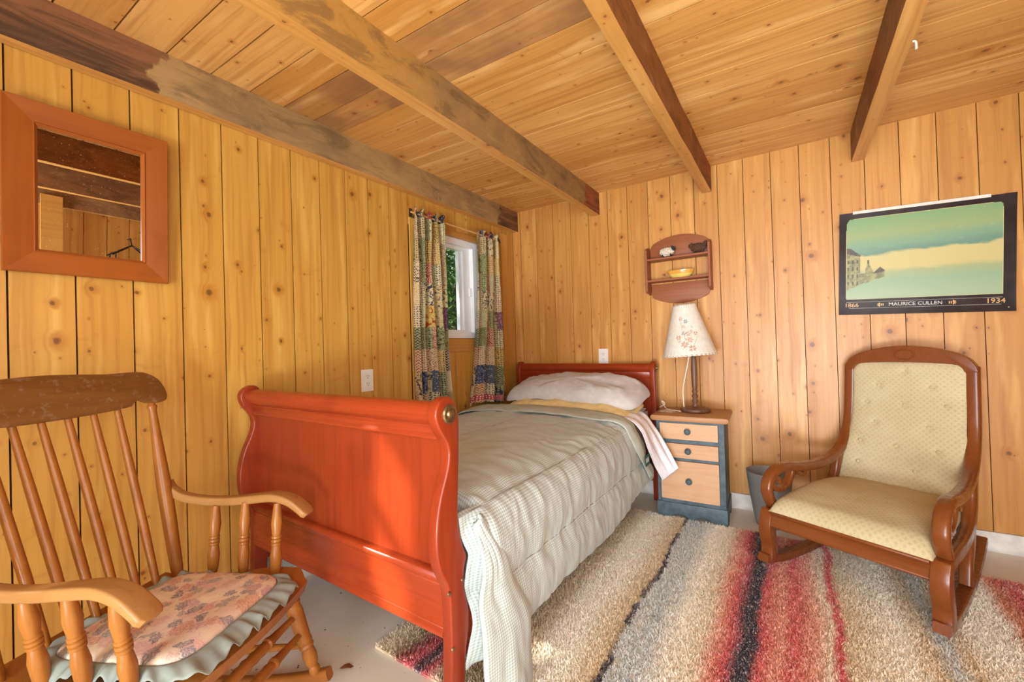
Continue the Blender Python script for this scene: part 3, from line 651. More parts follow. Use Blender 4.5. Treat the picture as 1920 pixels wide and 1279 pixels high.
def board(y_shift, mirror, zs=1.0):
    """posts of head or foot board; mirrored for the headboard"""
    tr = (lambda y: y) if not mirror else (lambda y: y_shift-(y+2.085))
    for x0, x1, out in ((.078,.112,-1),(1.118,1.152,1)):
        P = bpart('post', prism([(tr(y), z*zs) for y,z in poly], 'x', x0, x1, .009, 3), 'cherry')
        xo = x1 if out > 0 else x0
        bm = bmesh.new(); addlathe(bm, [(.0,-.002),(.025,-.002),(.026,.003),(.022,.006),(.016,.004),(.012,.005),(.010,.010),(.006,.012),(0,.012)], 24, Matrix.Translation((xo, tr(-2.086), .866*zs)) @ Matrix.Rotation(R(90)*out,4,'Y'))
        r_ = obj('rosette', finish(bm), 'brass', P)
    ya = tr(-2.088); s = 1 if not mirror else -1
    # rolled top rail and cove below it
    prof = [(tr(-2.088)-s*.030*math.cos(q), .866*zs+.031*math.sin(q)) for q in [2*math.pi*k/28 for k in range(28)]]
    bpart('top_rail', prism(prof, 'x', .110, 1.120, 0), 'cherry_x')
    cove = [(-2.072,.846),(-2.094,.838),(-2.098,.832),(-2.094,.826),(-2.092,.812),(-2.097,.803),(-2.096,.797),(-2.066,.797),(-2.06,.84)]
    bpart('cove_rail', prism([(tr(y), z*zs) for y,z in cove], 'x', .110, 1.120, .0015, 2), 'cherry_x')
    pan = [(-2.076,.80),(-2.074,.72),(-2.078,.60),(-2.082,.50),(-2.083,.42),(-2.062,.42),(-2.062,.50),(-2.058,.60),(-2.056,.72),(-2.058,.80)]
    bpart('panel', prism([(tr(y), z*zs) for y,z in crom(pan[:5],4)+crom(pan[5:],4)], 'x', .110, 1.120, .0005, 1), 'cherry')
    low = [(-2.060,.452),(-2.093,.452),(-2.103,.448),(-2.107,.440),(-2.105,.432),(-2.098,.428),(-2.0955,.420),(-2.0965,.4165),(-2.0955,.413),(-2.0960,.309),(-2.0985,.306),(-2.0960,.303),(-2.100,.296),(-2.101,.286),(-2.098,.280),(-2.060,.280)]
    bpart('lower_rail', prism([(tr(y), z*zs) for y,z in low], 'x', .110, 1.120, .001, 1), 'cherry_x')
    if not mirror:
        for x in (1.1525,):
            for z, y in ((.420,-2.052),(.408,-2.104),(.262,-2.095)):
                bm = bmesh.new(); addlathe(bm, [(0,0),(.006,0),(.005,.004),(0,.006)], 12, Matrix.Translation((x-.002,y,z)) @ Matrix.Rotation(R(90),4,'Y')); bpart('bolt_cap', finish(bm), 'brass')
board(0, False)
board(-.085, True, .995)
for x0, x1 in ((.086,.106),(1.124,1.144)):
    bpart('side_rail', box(x0, x1, -2.045, -.13, .21, .36, .004), 'cherry_x')
for y in (-1.75,-1.4,-1.05,-.7,-.35): bpart('slat', box(.107, 1.123, y-.035, y+.035, .262, .28, .003), 'drawer_wood')
tag(obj('mattress', box(.125, 1.105, -1.965, -.145, .285, .585, .05, 5), 'mattress'), 'pale mattress mostly hidden under the bedding of the bed', 'mattress')

# ------------------------------------------------------------------ comforter: cross section swept along the bed with quilted seams and gathers
def arc(pts):
    L = [0]
    for a, b in zip(pts, pts[1:]): L.append(L[-1]+math.dist(a,b))
    return L
CS = crom([(.050,.10),(.046,.30),(.055,.47),(.085,.567),(.16,.602),(.35,.622),(.62,.630),(.88,.624),(1.06,.610),(1.130,.592),(1.172,.556),(1.192,.47),(1.190,.37),(1.195,.28),(1.192,.182)], 10)
CL = arc(CS); CT = CL[-1]
def cs_at(d):
    for i in range(len(CL)-1):
        if CL[i+1] >= d or i == len(CL)-2:
            t = (d-CL[i])/(CL[i+1]-CL[i]); a, b = CS[i], CS[i+1]
            tx, tz = b[0]-a[0], b[1]-a[1]; n = math.hypot(tx,tz); return (a[0]+tx*t, a[1]+tz*t, -tz/n, tx/n)
seamD = [0.0, .235, .48]            # left side rows
top0 = next(CL[i] for i,p in enumerate(CS) if p[0] > .62); s1 = next(CL[i] for i,p in enumerate(CS) if p[0] > 1.12 and p[1] < .585); s2 = next(CL[i] for i,p in enumerate(CS) if p[0] > 1.15 and p[1] < .372)
seams = [0, .24, .47, .47+(s1-.47)*.5, s1, s2, CT]
Y0, Y1 = -2.022, -.66
cross = [Y0, -1.66, -1.28, -.93, Y1]
def quilt(d, y, ripple=1.0):
    i = max(k for k in range(len(seams)-1) if seams[k] <= d+1e-9); a, b = seams[i], seams[i+1]; t = min(1,max(0,(d-a)/(b-a)))
    puff = (math.sin(math.pi*t))**.55 if 0 < t < 1 else 0
    amp = .017 if i >= 4 else .012
    h = amp*puff
    top = 2 <= i <= 3
    g = math.sin(y*95 + 5*fbm(d*3, y*3, 1) + 3*t) * (.55+.45*fbm(d*5, y*9, 2)) ; g2 = fbm(d*4, y*24, 4, 3)
    if i >= 4:
        se = math.exp(-t/.30)+math.exp(-(1-t)/.30); h += ripple*(.0020*math.sin(y*150+14*fbm(d*2,y*5,1)+4*t)*se*(.5+.9*fbm(y*8,i,2)) + .0075*fbm(d*5+y*4, y*13-d*4, 4, 3))
    elif i < 2: h += .006*g2 + .004*g
    else:
        edge = sstep(seams[4]-.30, seams[4]-.02, d)*(1 if i == 3 else 0)
        h += .0026*edge*math.sin(y*70+6*fbm(y*4,d*6,7)+d*8) + .010*fbm(d*3.5, y*3.5, 9) + .006*fbm(d*11,y*11,3)
        h += .016*sstep(-1.15,-.75,y)*fbm(d*8, y*9, 5)
    return h
RT = sorted((z_, y_) for y_, z_ in crom(rear, 3))
def lerp_rear(z):
    for (a, ya), (b, yb) in zip(RT, RT[1:]):
        if a <= z <= b and b > a: return ya+(yb-ya)*(z-a)/(b-a)
    return RT[-1][1]
def comf(s, t):
    d = CT*s; y = Y0+(Y1+.25*sstep(s1-.03,CT,d)-Y0)*t; x, z, nx, nz = cs_at(d)
    endf = 1-sstep(0, .07, t); z0 = z
    h = quilt(d, y)
    x += nx*h; z += nz*h
    if .1 < x < 1.13 and nz > .3: z -= .10*endf**2          # rounds down inside the footboard
    if x >= 1.10 and t < .05:      # tucks up against the back of the foot post
        k = 1-sstep(0,.05,t); yr = lerp_rear(z)+.004; y += (yr-Y0)*k*sstep(1.10,1.14,x)
        x = max(x-.050*k*sstep(1.10,1.16,x), min(x, 1.150))
    if nz > .3 and .13 < x < 1.10 and t > .055: z = max(z, .596)
    z += .012*sstep(-1.0,-.65,y)*(1 if nz > .5 else 0)
    if d > seams[5]: z += .05*sstep(-.95,-.50,y)*((d-seams[5])/(CT-seams[5])) + .008*math.sin(y*7)*((d-seams[5])/(CT-seams[5]))
    return (max(.012, x), y, z)
com = obj('comforter', grid(230, 230, comf, lambda a,b: (a*CT, b*(Y1-Y0))), 'gingham'); sm = com.modifiers.new('thickness', 'SOLIDIFY'); sm.thickness = .006; sm.offset = -1
tag(com, 'quilted grey-green gingham comforter spread over the bed', 'comforter')
# stitched cords in the seams
for si, d in enumerate(seams[1:-1]):
    x, z, nx, nz = cs_at(d); P = []
    for k in range(40):
        t = .02+.97*k/39; p = comf(d/CT, t); P.append((p[0]+nx*.0008, p[1], p[2]+nz*.0008))
    if d >= seams[3]: obj('seam', tube(P, .0016, 5, up=(1,0,0)), plain('seam_thread', (.27,.25,.19), .95) if si == 2 else bpy.data.materials['seam_thread'], com)
# corner of the comforter hanging outside the foot post
def flap(s, t):      # s along the bed, t downwards
    yl = -2.022-.042*sstep(.12,.40,t)+.018*math.sin(3*t)+.03*t*t; yr = -2.00+.185*min(1,t*1.6)**.8
    y = yl+(yr-yl)*s; z = .560-.528*t + .02*s*(1-t)
    bulge = math.sin(math.pi*min(1,max(0,s)))**.6
    x = max(1.168, 1.166+.024*bulge*(.4+.6*t)+.012*fbm(s*2,t*2,8)+.034*sstep(0,.26,t)-.03*sstep(.75,1,s)*(1-sstep(.3,.6,t)))
    return (x, y, z)
fl_ = obj('corner_flap', grid(40, 60, flap, lambda a,b: (a*.22, b*.5)), 'gingham', com); fl_.modifiers.new('thickness','SOLIDIFY').thickness = .012
# sage reverse side turned back at the head end, running down the side to a point
def band(s, t):
    d = .42+(CT-.10-.42)*s; x, z, nx, nz = cs_at(d)
    y0 = -.845+.02*fbm(s*5,1); y1 = -.645
    drop = sstep(s1, CT, d)
    ya = y0+.05*sstep(s1-.15,s1,d)+.27*drop; yb = y1-.020*sstep(s1-.2,s1,d)+.18*drop
    y = ya+(yb-ya)*t
    h = .022+.010*math.sin(math.pi*t)+.006*fbm(d*7,t*2,3) + .008*drop
    z += .012*sstep(-1.0,-.65,y)*(1 if nz > .5 else 0)
    return (x+nx*h, y, z+nz*h)
bd = obj('turned_edge', grid(120, 16, band, lambda a,b: (a*1.4, b*.2)), 'sage', com); bd.modifiers.new('thickness','SOLIDIFY').thickness = .008
_p = band(.915, .42)
tg = obj('care_tag', box(-.0008, .0008, -.024, .024, -.030, .030, 0), 'tag', com, (_p[0]+.013, _p[1], _p[2]), (R(12),R(2),R(-10)))
for k in range(4): obj('print_bar', box(.0009, .0014, -.015+.009*k, -.012+.009*k, -.012, .014, 0), 'paper', tg)

# ------------------------------------------------------------------ pillows and sheets
def pillow(name, label, c, dims, rz, rx, mat, seed, under=1.0, cat='pillow'):
    a, b, h = dims
    def f(s, t):
        th = 2*math.pi*s; ph = math.pi*(t-.5)
        cx = math.copysign(abs(math.cos(th))**.55, math.cos(th)); sy = math.copysign(abs(math.sin(th))**.55, math.sin(th))
        r = abs(math.cos(ph))**.42; k = (abs(math.cos(th)*math.sin(th))*2)**2
        x = a*cx*r*(1+.06*k); y = b*sy*r*(1+.10*k)
        zz = h*math.copysign(abs(math.sin(ph))**1.15, math.sin(ph))
        zz *= 1-.30*(x/a)**2-.12*(y/b)**2
        if zz < 0: zz *= under
        e = 1-abs(math.sin(ph))
        wr = .014*fbm(x*7,y*7,seed)+.009*fbm(x*16+y*8,y*16,seed+3)+.016*fbm(x*4+y*5,seed,2)
        return (x, y, zz + wr*(.5+.5*abs(math.sin(ph))) - (.060 if under < .5 else .030)*e*(x/a)**2)
    o = obj(name, grid(96, 40, f, closed_u=True), mat, None, c, (rx,0,rz)); return tag(o, label, cat)
pillow('pillow', 'plump pale grey pillow lying against the red headboard', (.672,-.350,.735), (.480,.200,.082), R(-4), R(14), 'pillowcase', 2, .40)
pillow('pillow', 'flattened pale yellow pillow squashed under the grey pillow', (.702,-.430,.652), (.430,.215,.044), R(-3), R(5), 'yellow', 6, .55)
def usheet(s, t):
    x = .14+(1.10-.14)*s; y = -.66+.50*t
    return (x, y, .598+.010*fbm(x*6,y*6,3)+.012*math.sin(math.pi*s)**.5)
tag(obj('bed_sheet', grid(40, 24, usheet, thick=.004), 'white_sheet'), 'white fitted sheet showing under the pillows at the head of the bed', 'sheet')
UE = crom([(1.050,-.330,.618),(1.140,-.395,.618),(1.195,-.424,.578),(1.256,-.436,.494),(1.313,-.442,.400),(1.352,-.442,.326)],5)
LE = crom([(1.040,-.650,.622),(1.140,-.668,.622),(1.212,-.665,.568),(1.236,-.610,.450),(1.250,-.520,.335),(1.268,-.458,.250)],5)
def wsheet(s, t):
    i = min(len(UE)-2, int(s*(len(UE)-1))); q = s*(len(UE)-1)-i
    a = Vector(UE[i]).lerp(Vector(UE[i+1]), q); b = Vector(LE[i]).lerp(Vector(LE[i+1]), q); p = a.lerp(b, t)
    f = math.sin(t*15+3*s)*.008*(1-.5*s)+.006*fbm(s*3,t*5,1)
    return p+Vector((.6*f,-.6*f,.5*f))
ws = obj('top_sheet', grid(60, 36, wsheet), 'white_sheet'); ws.modifiers.new('thickness','SOLIDIFY').thickness = .003
tag(ws, 'white sheet corner pulled out over the front of the nightstand', 'sheet')

# ------------------------------------------------------------------ nightstand
ns = thing('nightstand', 'slate blue nightstand with three pale pine drawers beside the bed', 'nightstand', (1.386,-.195,0), R(3))
ZT = .605
obj('side_panel', box(-.180, -.165, -.150, .150, .085, ZT-.031, .003), 'blue_paint', ns); obj('side_panel', box(.165, .180, -.150, .150, .085, ZT-.031, .003), 'blue_paint', ns)
obj('back_panel', box(-.165, .165, .138, .148, .085, ZT-.031, .001), 'blue_paint', ns)
obj('face_frame', (lambda: (lambda bm: ([addbox(bm,*b) for b in ((-.180,-.160,-.156,-.150,.10,ZT-.031),(.152,.180,-.156,-.150,.10,ZT-.031),(-.165,.165,-.156,-.148,.445,.465),(-.165,.165,-.156,-.148,.345,.36),(-.165,.165,-.156,-.148,ZT-.045,ZT-.031),(-.165,.165,-.156,-.148,.095,.118))], bev(bm,.0015,1), finish(bm))[2])(bmesh.new()))(), 'blue_paint', ns)
obj('inner_floor', box(-.165, .165, -.148, .138, .10, .112, 0), 'blue_paint', ns)
tp = crom([(-.172,0),(-.184,.006),(-.188,.016),(-.186,.026),(-.178,.031)],4)
obj('top', prism([(-.205+.0*k,ZT-.031+z) for k,z in []]+[(-.196,ZT-.031),(-.206,ZT-.022),(-.208,ZT-.012),(-.203,ZT-.002),(-.196,ZT),(.196,ZT),(.203,ZT-.002),(.208,ZT-.012),(.206,ZT-.022),(.196,ZT-.031)], 'y', -.186, .155, .004, 2), 'stand_top', ns)
for z0, z1 in ((.468,.560),(.362,.443),(.120,.343)):
    d = obj('drawer', box(-.158, .150, -.166, -.142, z0, z1, .004), 'drawer_wood', ns)
    bm = bmesh.new(); addlathe(bm, [(0,0),(.008,0),(.007,.008),(.014,.014),(.0175,.020),(.016,.026),(.009,.030),(0,.031)], 18, Matrix.Translation((-.005,-.166,(z0+z1)/2+.004)) @ Matrix.Rotation(R(90),4,'X')); obj('knob', finish(bm, 60), 'blue_paint', d)
def scallop(a0, a1, n):
    P = [(a0,0),(a0,.098),(a1,.098),(a1,0)]; w = (a1-a0-.13)/n; x = a1-.065
    for k in range(n):
        for i in range(9):
            q = math.pi*i/8; P.append((x-w*.5+w*.44*math.cos(q), .034*math.sin(q)+.002))
        x -= w
    return P
obj('base_front', prism(scallop(-.186,.186,2), 'y', -.164, -.150, .003, 2), 'blue_paint', ns)
for x0, x1 in ((-.187,-.173),(.173,.187)): obj('base_side', prism(scallop(-.152,.150,1), 'x', x0, x1, .003, 2), 'blue_paint', ns)
tag(obj('paper_card', box(-.048, .036, -.048, .040, 0, .0014, 0), 'paper', None, (1.262,-.215,ZT+.0008), (0,0,R(-14))), 'small white paper card lying on the nightstand', 'card')

# ------------------------------------------------------------------ table lamp
LX, LY = 1.402, -.178
lp = thing('table_lamp', 'table lamp with turned dark wooden stem and parchment shade on the nightstand', 'lamp', (LX,LY,ZT+.0008))
obj('base', lathe([(0,0),(.080,0),(.084,.004),(.085,.012),(.082,.019),(.070,.024),(.045,.028),(.018,.031),(0,.031)], 32), 'lamp_wood', lp)
obj('stem', lathe([(0,.030),(.018,.030),(.015,.038),(.013,.052),(.018,.060),(.018,.068),(.013,.074),(.013,.082),(.0185,.090),(.0185,.098),(.013,.104),(.013,.112),(.017,.119),(.017,.126),(.0125,.132),(.0145,.140),(.0165,.155),(.0175,.20),(.018,.26),(.0165,.30),(.014,.335),(.012,.345),(0,.346)], 18), 'lamp_wood', lp)
obj('socket', lathe([(0,.346),(.013,.346),(.016,.352),(.016,.385),(.013,.39),(0,.39)], 16), 'brass', lp)
obj('bulb', lathe([(0,.39),(.012,.39),(.014,.40),(.026,.425),(.029,.445),(.022,.468),(.010,.478),(0,.48)], 16), 'paper', lp)
TS = Matrix.Translation((-.022,0,.338)) @ Matrix.Rotation(R(-4.2),4,'Y')
def shade_pt(s, t, off=0.0):
    a = 2*math.pi*s; r = .155+(.064-.155)*t + .0018*math.cos(a*36)*((1-t)**14+t**14); zz = .312*t + .002*math.sin(a*38)*((1-t)**20-t**20)
    return TS @ Vector(((r+off)*math.cos(a), (r+off)*math.sin(a), zz))
sh = obj('lamp_shade', grid(160, 30, shade_pt, closed_u=True), 'shade', lp); sh.modifiers.new('thickness','SOLIDIFY').thickness = .0016
for zt, rr in ((.02,.1525),(.985,.0645)):
    ring = [tuple(TS @ Vector((rr*math.cos(2*math.pi*k/40), rr*math.sin(2*math.pi*k/40), .312*zt))) for k in range(40)]
    obj('wire_ring', sweep(ring, lambda i,t: circ(.0013,6), closed=True), 'brass', sh)
for k in range(3):
    a = 2*math.pi*k/3; obj('wire_arm', tube([(0,0,.41),tuple(TS @ Vector((.135*math.cos(a), .135*math.sin(a), .312*.02+.05)))], .0013, 6, up=(0,1,0)), 'brass', sh)
rng = random.Random(5)
def petals(s0, t0, size, n, mat):
    bm = bmesh.new()
    for k in range(n):
        a = 2*math.pi*k/n+rng.uniform(-.2,.2); vs = []
        for u, w in ((.12,0),(.55,.26),(1,0),(.55,-.26)):
            dx = size*(u*math.cos(a)-w*math.sin(a)); dz = size*(u*math.sin(a)+w*math.cos(a))
            vs.append(bm.verts.new(shade_pt(s0+dx/(2*math.pi*.12), t0+dz/.312, .0016)))
        bm.faces.new(vs)
    obj('pressed_flower', finish(bm), mat, sh)
sc = -.25+.016
for ds, t0, sz, n_, mt in ((-.035,.72,.016,6,'flower_c'),(.012,.66,.016,7,'flower_b'),(-.010,.56,.012,5,'flower_c'),(-.012,.43,.015,5,'flower_b'),(.045,.46,.012,6,'flower_a'),(.018,.42,.018,6,'flower_a'),(-.052,.36,.017,6,'flower_c'),(.030,.30,.018,6,'flower_a'),(-.008,.22,.022,7,'flower_a'),(.036,.14,.022,7,'flower_a'),(.075,.42,.015,6,'flower_c'),(.012,.32,.014,5,'flower_c'),(.058,.54,.006,5,'flower_b'),(-.045,.28,.008,5,'flower_a')):
    petals(sc+ds, t0, sz, n_, mt)
for pts in (((-.02,.12),(-.005,.3),(-.02,.5),(-.04,.70)),((.03,.12),(.03,.30),(.05,.45)),((.035,.14),(.06,.25),(.085,.36)),((.0,.16),(-.03,.28),(-.05,.36))):
    obj('pressed_stem', tube(crom([tuple(shade_pt(sc+a, b, .0016)) for a,b in pts],4), .0008, 5), 'flower_c', sh)
obj('lamp_cord', tube(crom([(-.020,-.020,.345),(-.045,-.03,.22),(-.062,-.03,.13),(-.062,-.02,.05),(-.066,-.02,.004),(-.11,-.03,.004),(-.155,.00,.004),(-.18,.02,.01),(-.205,.03,.05),(-.19,.045,.03),(-.225,.05,.006)],7), .0027, 7, up=(0,1,0)), 'cord', lp)

# ------------------------------------------------------------------ wall shelf and what stands on it
wsn = thing('wall_shelf', 'small redwood wall shelf with two boards and curved ends above the lamp', 'shelf', (1.303,-.0005,1.27))
for x0, x1 in ((-.197,-.184),(.184,.197)):
    obj('side_board', prism(crom([(-.010,.385),(-.045,.392),(-.085,.380),(-.100,.366)],4)+crom([(-.100,.366),(-.100,.24),(-.100,.12),(-.096,.095),(-.075,.086),(-.055,.092),(-.030,.082),(-.001,.080)],4)+[(-.001,.385)], 'x', x0, x1, .002, 2), 'shelf_wood', wsn)
for z in (.298,.158): obj('shelf_board', box(-.184, .184, -.096, -.001, z, z+.012, .002), 'shelf_wood', wsn)
obj('top_panel', prism(crom([(-.174,.408),(-.150,.428),(-.08,.453),(0,.462),(.08,.453),(.150,.428),(.174,.408)],4)+[(.183,.392),(.183,.310),(-.183,.310),(-.183,.392)], 'y', -.013, -.001, .002, 2), 'shelf_wood', wsn)
obj('bottom_panel', prism(crom([(-.174,.062),(-.150,.046),(-.08,.023),(0,.015),(.08,.023),(.150,.046),(.174,.062)],4)+[(.178,.075),(.183,.148),(-.183,.148),(-.178,.075)], 'y', -.013, -.001, .002, 2), 'shelf_wood', wsn)
def blob(a, b, c, bump, seed, n=20, fq=9.0):
    def f(s, t):
        th = 2*math.pi*s; ph = math.pi*(t-.5); v = Vector((math.cos(th)*math.cos(ph), math.sin(th)*math.cos(ph), math.sin(ph)))
        k = 1+bump*fbm(v.x*fq+seed, v.y*fq, v.z*fq, 2); return (v.x*a*k, v.y*b*k, v.z*c*k)
    return grid(n*2, n, f, closed_u=True)
def figurine(name, label, loc, wool, dark, flip):
    t = thing(name, label, 'figurine', loc)
    obj('body', blob(.046,.026,.027,.22,loc[0]*9,26,8), wool, t, (0,0,.040))
    obj('head', blob(.015,.012,.014,.12,3,12,5), dark, t, (.042*flip,-.006,.054))
    for k in (-1,1): obj('ear', blob(.008,.004,.005,0,1,8), dark, t, (.036*flip,-.006+.012*k,.066), (0,R(20),0))
    for x in (-.026,.026):
        for y in (-.011,.011): obj('leg', lathe([(0,0),(.0055,0),(.0055,.022),(0,.024)], 8), dark, t, (x,y,0))
    return t
figurine('sheep_figurine', 'cream woolly sheep figurine with black face on the wall shelf', (1.238,-.055,1.5805), 'wool', 'black_wool', 1)
fg = figurine('animal_figurine', 'dark brown woolly animal figurine on the wall shelf', (1.428,-.050,1.5805), 'brown_wool', 'brown_wool', -1)
obj('tail', blob(.012,.010,.016,.15,4,12,6), 'brown_wool', fg, (.040,0,.062), (0,R(20),0))
bw = thing('bowl', 'shallow yellow glazed bowl with amber rim on the wall shelf', 'bowl', (1.317,-.052,1.4405)); bw.scale = (1.19,.60,1.15)
obj('bowl_body', lathe([(0,0),(.040,0),(.046,.004),(.060,.020),(.062,.022),(.058,.023),(.040,.006),(0,.005)], 32), 'bowl_body', bw)
obj('bowl_rim', lathe([(.0605,.0205),(.070,.036),(.072,.042),(.068,.042),(.056,.0225)], 32), 'bowl_rim', bw)

# ------------------------------------------------------------------ poster
po = thing('poster', 'black bordered poster of a pale green snowy landscape pinned to the boards', 'poster', (2.4485,-.003,1.412)); po.rotation_euler = (0, R(2.0), 0)
PW, PH = .644, .545
def psheet(s, t):
    x = (s-.5)*PW; z = (t-.5)*PH; c = .004*abs(2*s-1)**6+.004*abs(2*t-1)**6
    return (x, -.0035-c-.0006*fbm(x*14,z*9,2), z)
sh_ = obj('sheet', grid(40, 36, psheet, thick=.0006), 'poster_black', po)
def pr(u0, u1, v0, v1, y, mat, name, parent=None):
    return obj(name, box((u0-.5)*PW, (u1-.5)*PW, y-.0004, y, (v0-.5)*PH, (v1-.5)*PH, 0), mat, parent or po)
pr(.046,.937,.150,.940,-.0064,'print_cream','picture_border')
pc = pr(.049,.934,.153,.936,-.0069,'print','picture')
def flat(poly, mat, y=-.0078, name='printed_shape'): return obj(name, prism([((u-.5)*PW, (v-.5)*PH) for u,v in poly], 'y', y-.0003, y, 0), mat, pc)
flat([(.050,.24),(.050,.60),(.137,.57),(.137,.29)], 'print_wall'); flat([(.050,.60),(.050,.655),(.075,.65),(.142,.575),(.137,.565)], 'print_roof', -.0081)
flat([(.137,.29),(.137,.40),(.170,.40),(.170,.315)], 'print_wall'); flat([(.170,.30),(.170,.44),(.188,.50),(.225,.40),(.225,.335)], 'print_wall', -.0082)
flat([(.225,.335),(.225,.395),(.290,.42),(.290,.355)], 'print_wall', -.0082); flat([(.218,.395),(.262,.455),(.293,.415),(.250,.395)], 'print_roof', -.0085); flat([(.182,.49),(.182,.525),(.194,.525),(.194,.485)], 'print_roof', -.0085)
for r_ in range(4):
    for c_ in range(3): flat([(.056+.029*c_,.29+.07*r_),(.056+.029*c_,.325+.07*r_),(.066+.029*c_,.325+.07*r_),(.066+.029*c_,.29+.07*r_)], 'print_roof', -.0084)
for v in (.122,.062):
    pr(.050,.27,v-.001,v+.001,-.0072,'print_pale','printed_line'); pr(.70,.934,v-.001,v+.001,-.0072,'print_pale','printed_line'); pr(.27,.70,v-.001,v+.001,-.0072,'print_pale','printed_line')
for s, u, sz, mt in (('1866',.083,.030,'print_gold'),('MAURICE CULLEN',.470,.0245,'print_pale'),('1934',.900,.032,'print_gold')):
    obj('lettering', text_mesh(s, sz, .0003, .0002), mt, po, ((u-.5)*PW, -.0080, (.091-.5)*PH), (R(90),0,0))
for u0, d in ((.262,1),(.682,-1)):
    bm = bmesh.new()
    for k in range(5):
        a = R(180-40*2+40*k) if d > 0 else R(40*2-40*k); cx = (u0-.5)*PW; cz = (.091-.5)*PH
        pts = [(0,0),(.007,.0028),(.013,0),(.007,-.0028)]
        v = [bm.verts.new((cx+p*math.cos(a)-q*math.sin(a), -.0080, cz+p*math.sin(a)+q*math.cos(a))) for p,q in pts]; bm.faces.new(v)
    for e in (0,1): addbox(bm, cx+d*(.004+.007*e), cx+d*(.008+.007*e), -.0082, -.0078, cz-.006, cz+.006)
    obj('printed_ornament', finish(bm), 'print_gold', po)
obj('hanging_strip', box((.088-.5)*PW, (.872-.5)*PW, -.011, -.0075, (.985-.5)*PH, (1.012-.5)*PH, .0008), 'strip', po)
bm = bmesh.new(); addlathe(bm, [(0,0),(.004,0),(.003,.003),(0,.004)], 10, Matrix.Translation(((.965-.5)*PW,-.008,(.035-.5)*PH)) @ Matrix.Rotation(R(90),4,'X')); obj('thumb_tack', finish(bm), 'brass', po)

# ------------------------------------------------------------------ waste basket
tag(obj('waste_basket', lathe([(0,.0),(.068,.0),(.073,.006),(.082,.06),(.098,.17),(.112,.292),(.1135,.297),(.111,.298),(.108,.292),(.094,.17),(.078,.06),(.068,.010),(0,.010)], 40), 'basket', None, (1.772,-.175,0)), 'plain grey plastic waste basket behind the upholstered rocking chair', 'basket')

# ------------------------------------------------------------------ upholstered rocking chair (local x across, y backwards)
uc = thing('upholstered_rocking_chair', 'carved mahogany rocking chair upholstered in gold damask by the poster', 'chair', (2.02,-.879,0), R(-24.75))
Uo = lambda b: .305-.0756*b
def side(path, s, sect, n=6, inset=.0225, ang=50):
    P = [(s*(Uo(b)-inset), b, z) for b,z in crom(path, n)]
    return sweep(P, sect, up=(1,0,0), ang=ang)
for s in (-1, 1):
    arm = obj('arm', side([(.806,.885),(.797,.80),(.787,.70),(.772,.61),(.735,.53),(.66,.462),(.571,.428),(.453,.415),(.315,.424),(.186,.443),(.115,.438),(.068,.41),(.048,.373),(.056,.33),(.088,.282)], s, lambda i,t: rrect(.041-.006*sstep(.55,.9,t), .046, .012)), 'mahog', uc)
    obj('scroll', side([(.235,.428),(.222,.395),(.190,.362),(.145,.350),(.100,.358),(.078,.380),(.092,.402),(.122,.400),(.128,.384)], s, lambda i,t: rrect(.026-.006*t, .034, .006)), 'mahog', arm)
    obj('scroll', side([(.262,.425),(.285,.400),(.312,.388),(.330,.400),(.322,.412)], s, lambda i,t: rrect(.020-.006*t, .034, .005)), 'mahog', arm)
    leg = crom([(.038,.279),(.016,.235),(.012,.185),(.020,.145),(.028,.115),(.022,.062)],4)+crom([(.074,.050),(.078,.11),(.068,.16),(.066,.20),(.075,.24),(.096,.279)],4)
    obj('front_leg', prism(leg, 'x', s*.303 if s < 0 else .253, -.253 if s < 0 else .303, .008, 2), 'mahog', uc)
    obj('side_rail', side([(.655,.452),(.630,.40),(.610,.34),(.570,.285),(.49,.245),(.36,.236),(.20,.246),(.085,.252)], s, lambda i,t: rrect(.046+.012*math.sin(math.pi*t), .040, .012)), 'mahog', uc)
    obj('rear_leg', side([(.545,.262),(.520,.20),(.472,.13),(.445,.058)], s, lambda i,t: rrect(.052-.010*t, .038, .008)), 'mahog', uc)
    obj('rocker', side([(.004,.072),(.10,.052),(.22,.041),(.34,.038),(.46,.043),(.60,.060),(.72,.086),(.825,.122)], s, lambda i,t: rrect(.034, .044, .005)), 'mahog', uc)
obj('front_rail', prism([(.030,.207),(.024,.210),(.022,.216),(.026,.220),(.024,.262),(.018,.266),(.016,.273),(.020,.279),(.050,.279),(.050,.207)], 'x', -.254, .254, .001, 1), 'mahog_burl', uc)
obj('rear_rail', box(-.235, .235, .575, .60, .215, .275, .003), 'mahog', uc)
outer = crom([(-.243,.862),(-.232,.895),(-.205,.928),(-.15,.956),(-.071,.975),(0,.981),(.071,.975),(.15,.956),(.205,.928),(.232,.895),(.243,.862)],5)
inner = crom([(.200,.862),(.192,.880),(.172,.893),(.10,.899),(0,.901),(-.10,.899),(-.172,.893),(-.192,.880),(-.200,.862)],5)
cw = obj('crest_rail', prism(outer+inner, 'y', .780, .828, .012, 3, 35), 'mahog', uc)
md = [(.036*math.cos(2*math.pi*k/30), .7795, .938+.024*math.sin(2*math.pi*k/30)) for k in range(30)]
obj('medallion_ring', sweep(md, lambda i,t: circ(.0034,6), closed=True, up=(0,1,0)), 'mahog', cw)
def bz(z): return [(.30,.600),(.38,.645),(.46,.690),(.55,.730),(.65,.760),(.75,.775),(.92,.790)]
def lerp_tab(T, z):
    for (a,va),(b,vb) in zip(T, T[1:]):
        if z <= b: return va+(vb-va)*max(0,(z-a)/(b-a))
    return T[-1][1]
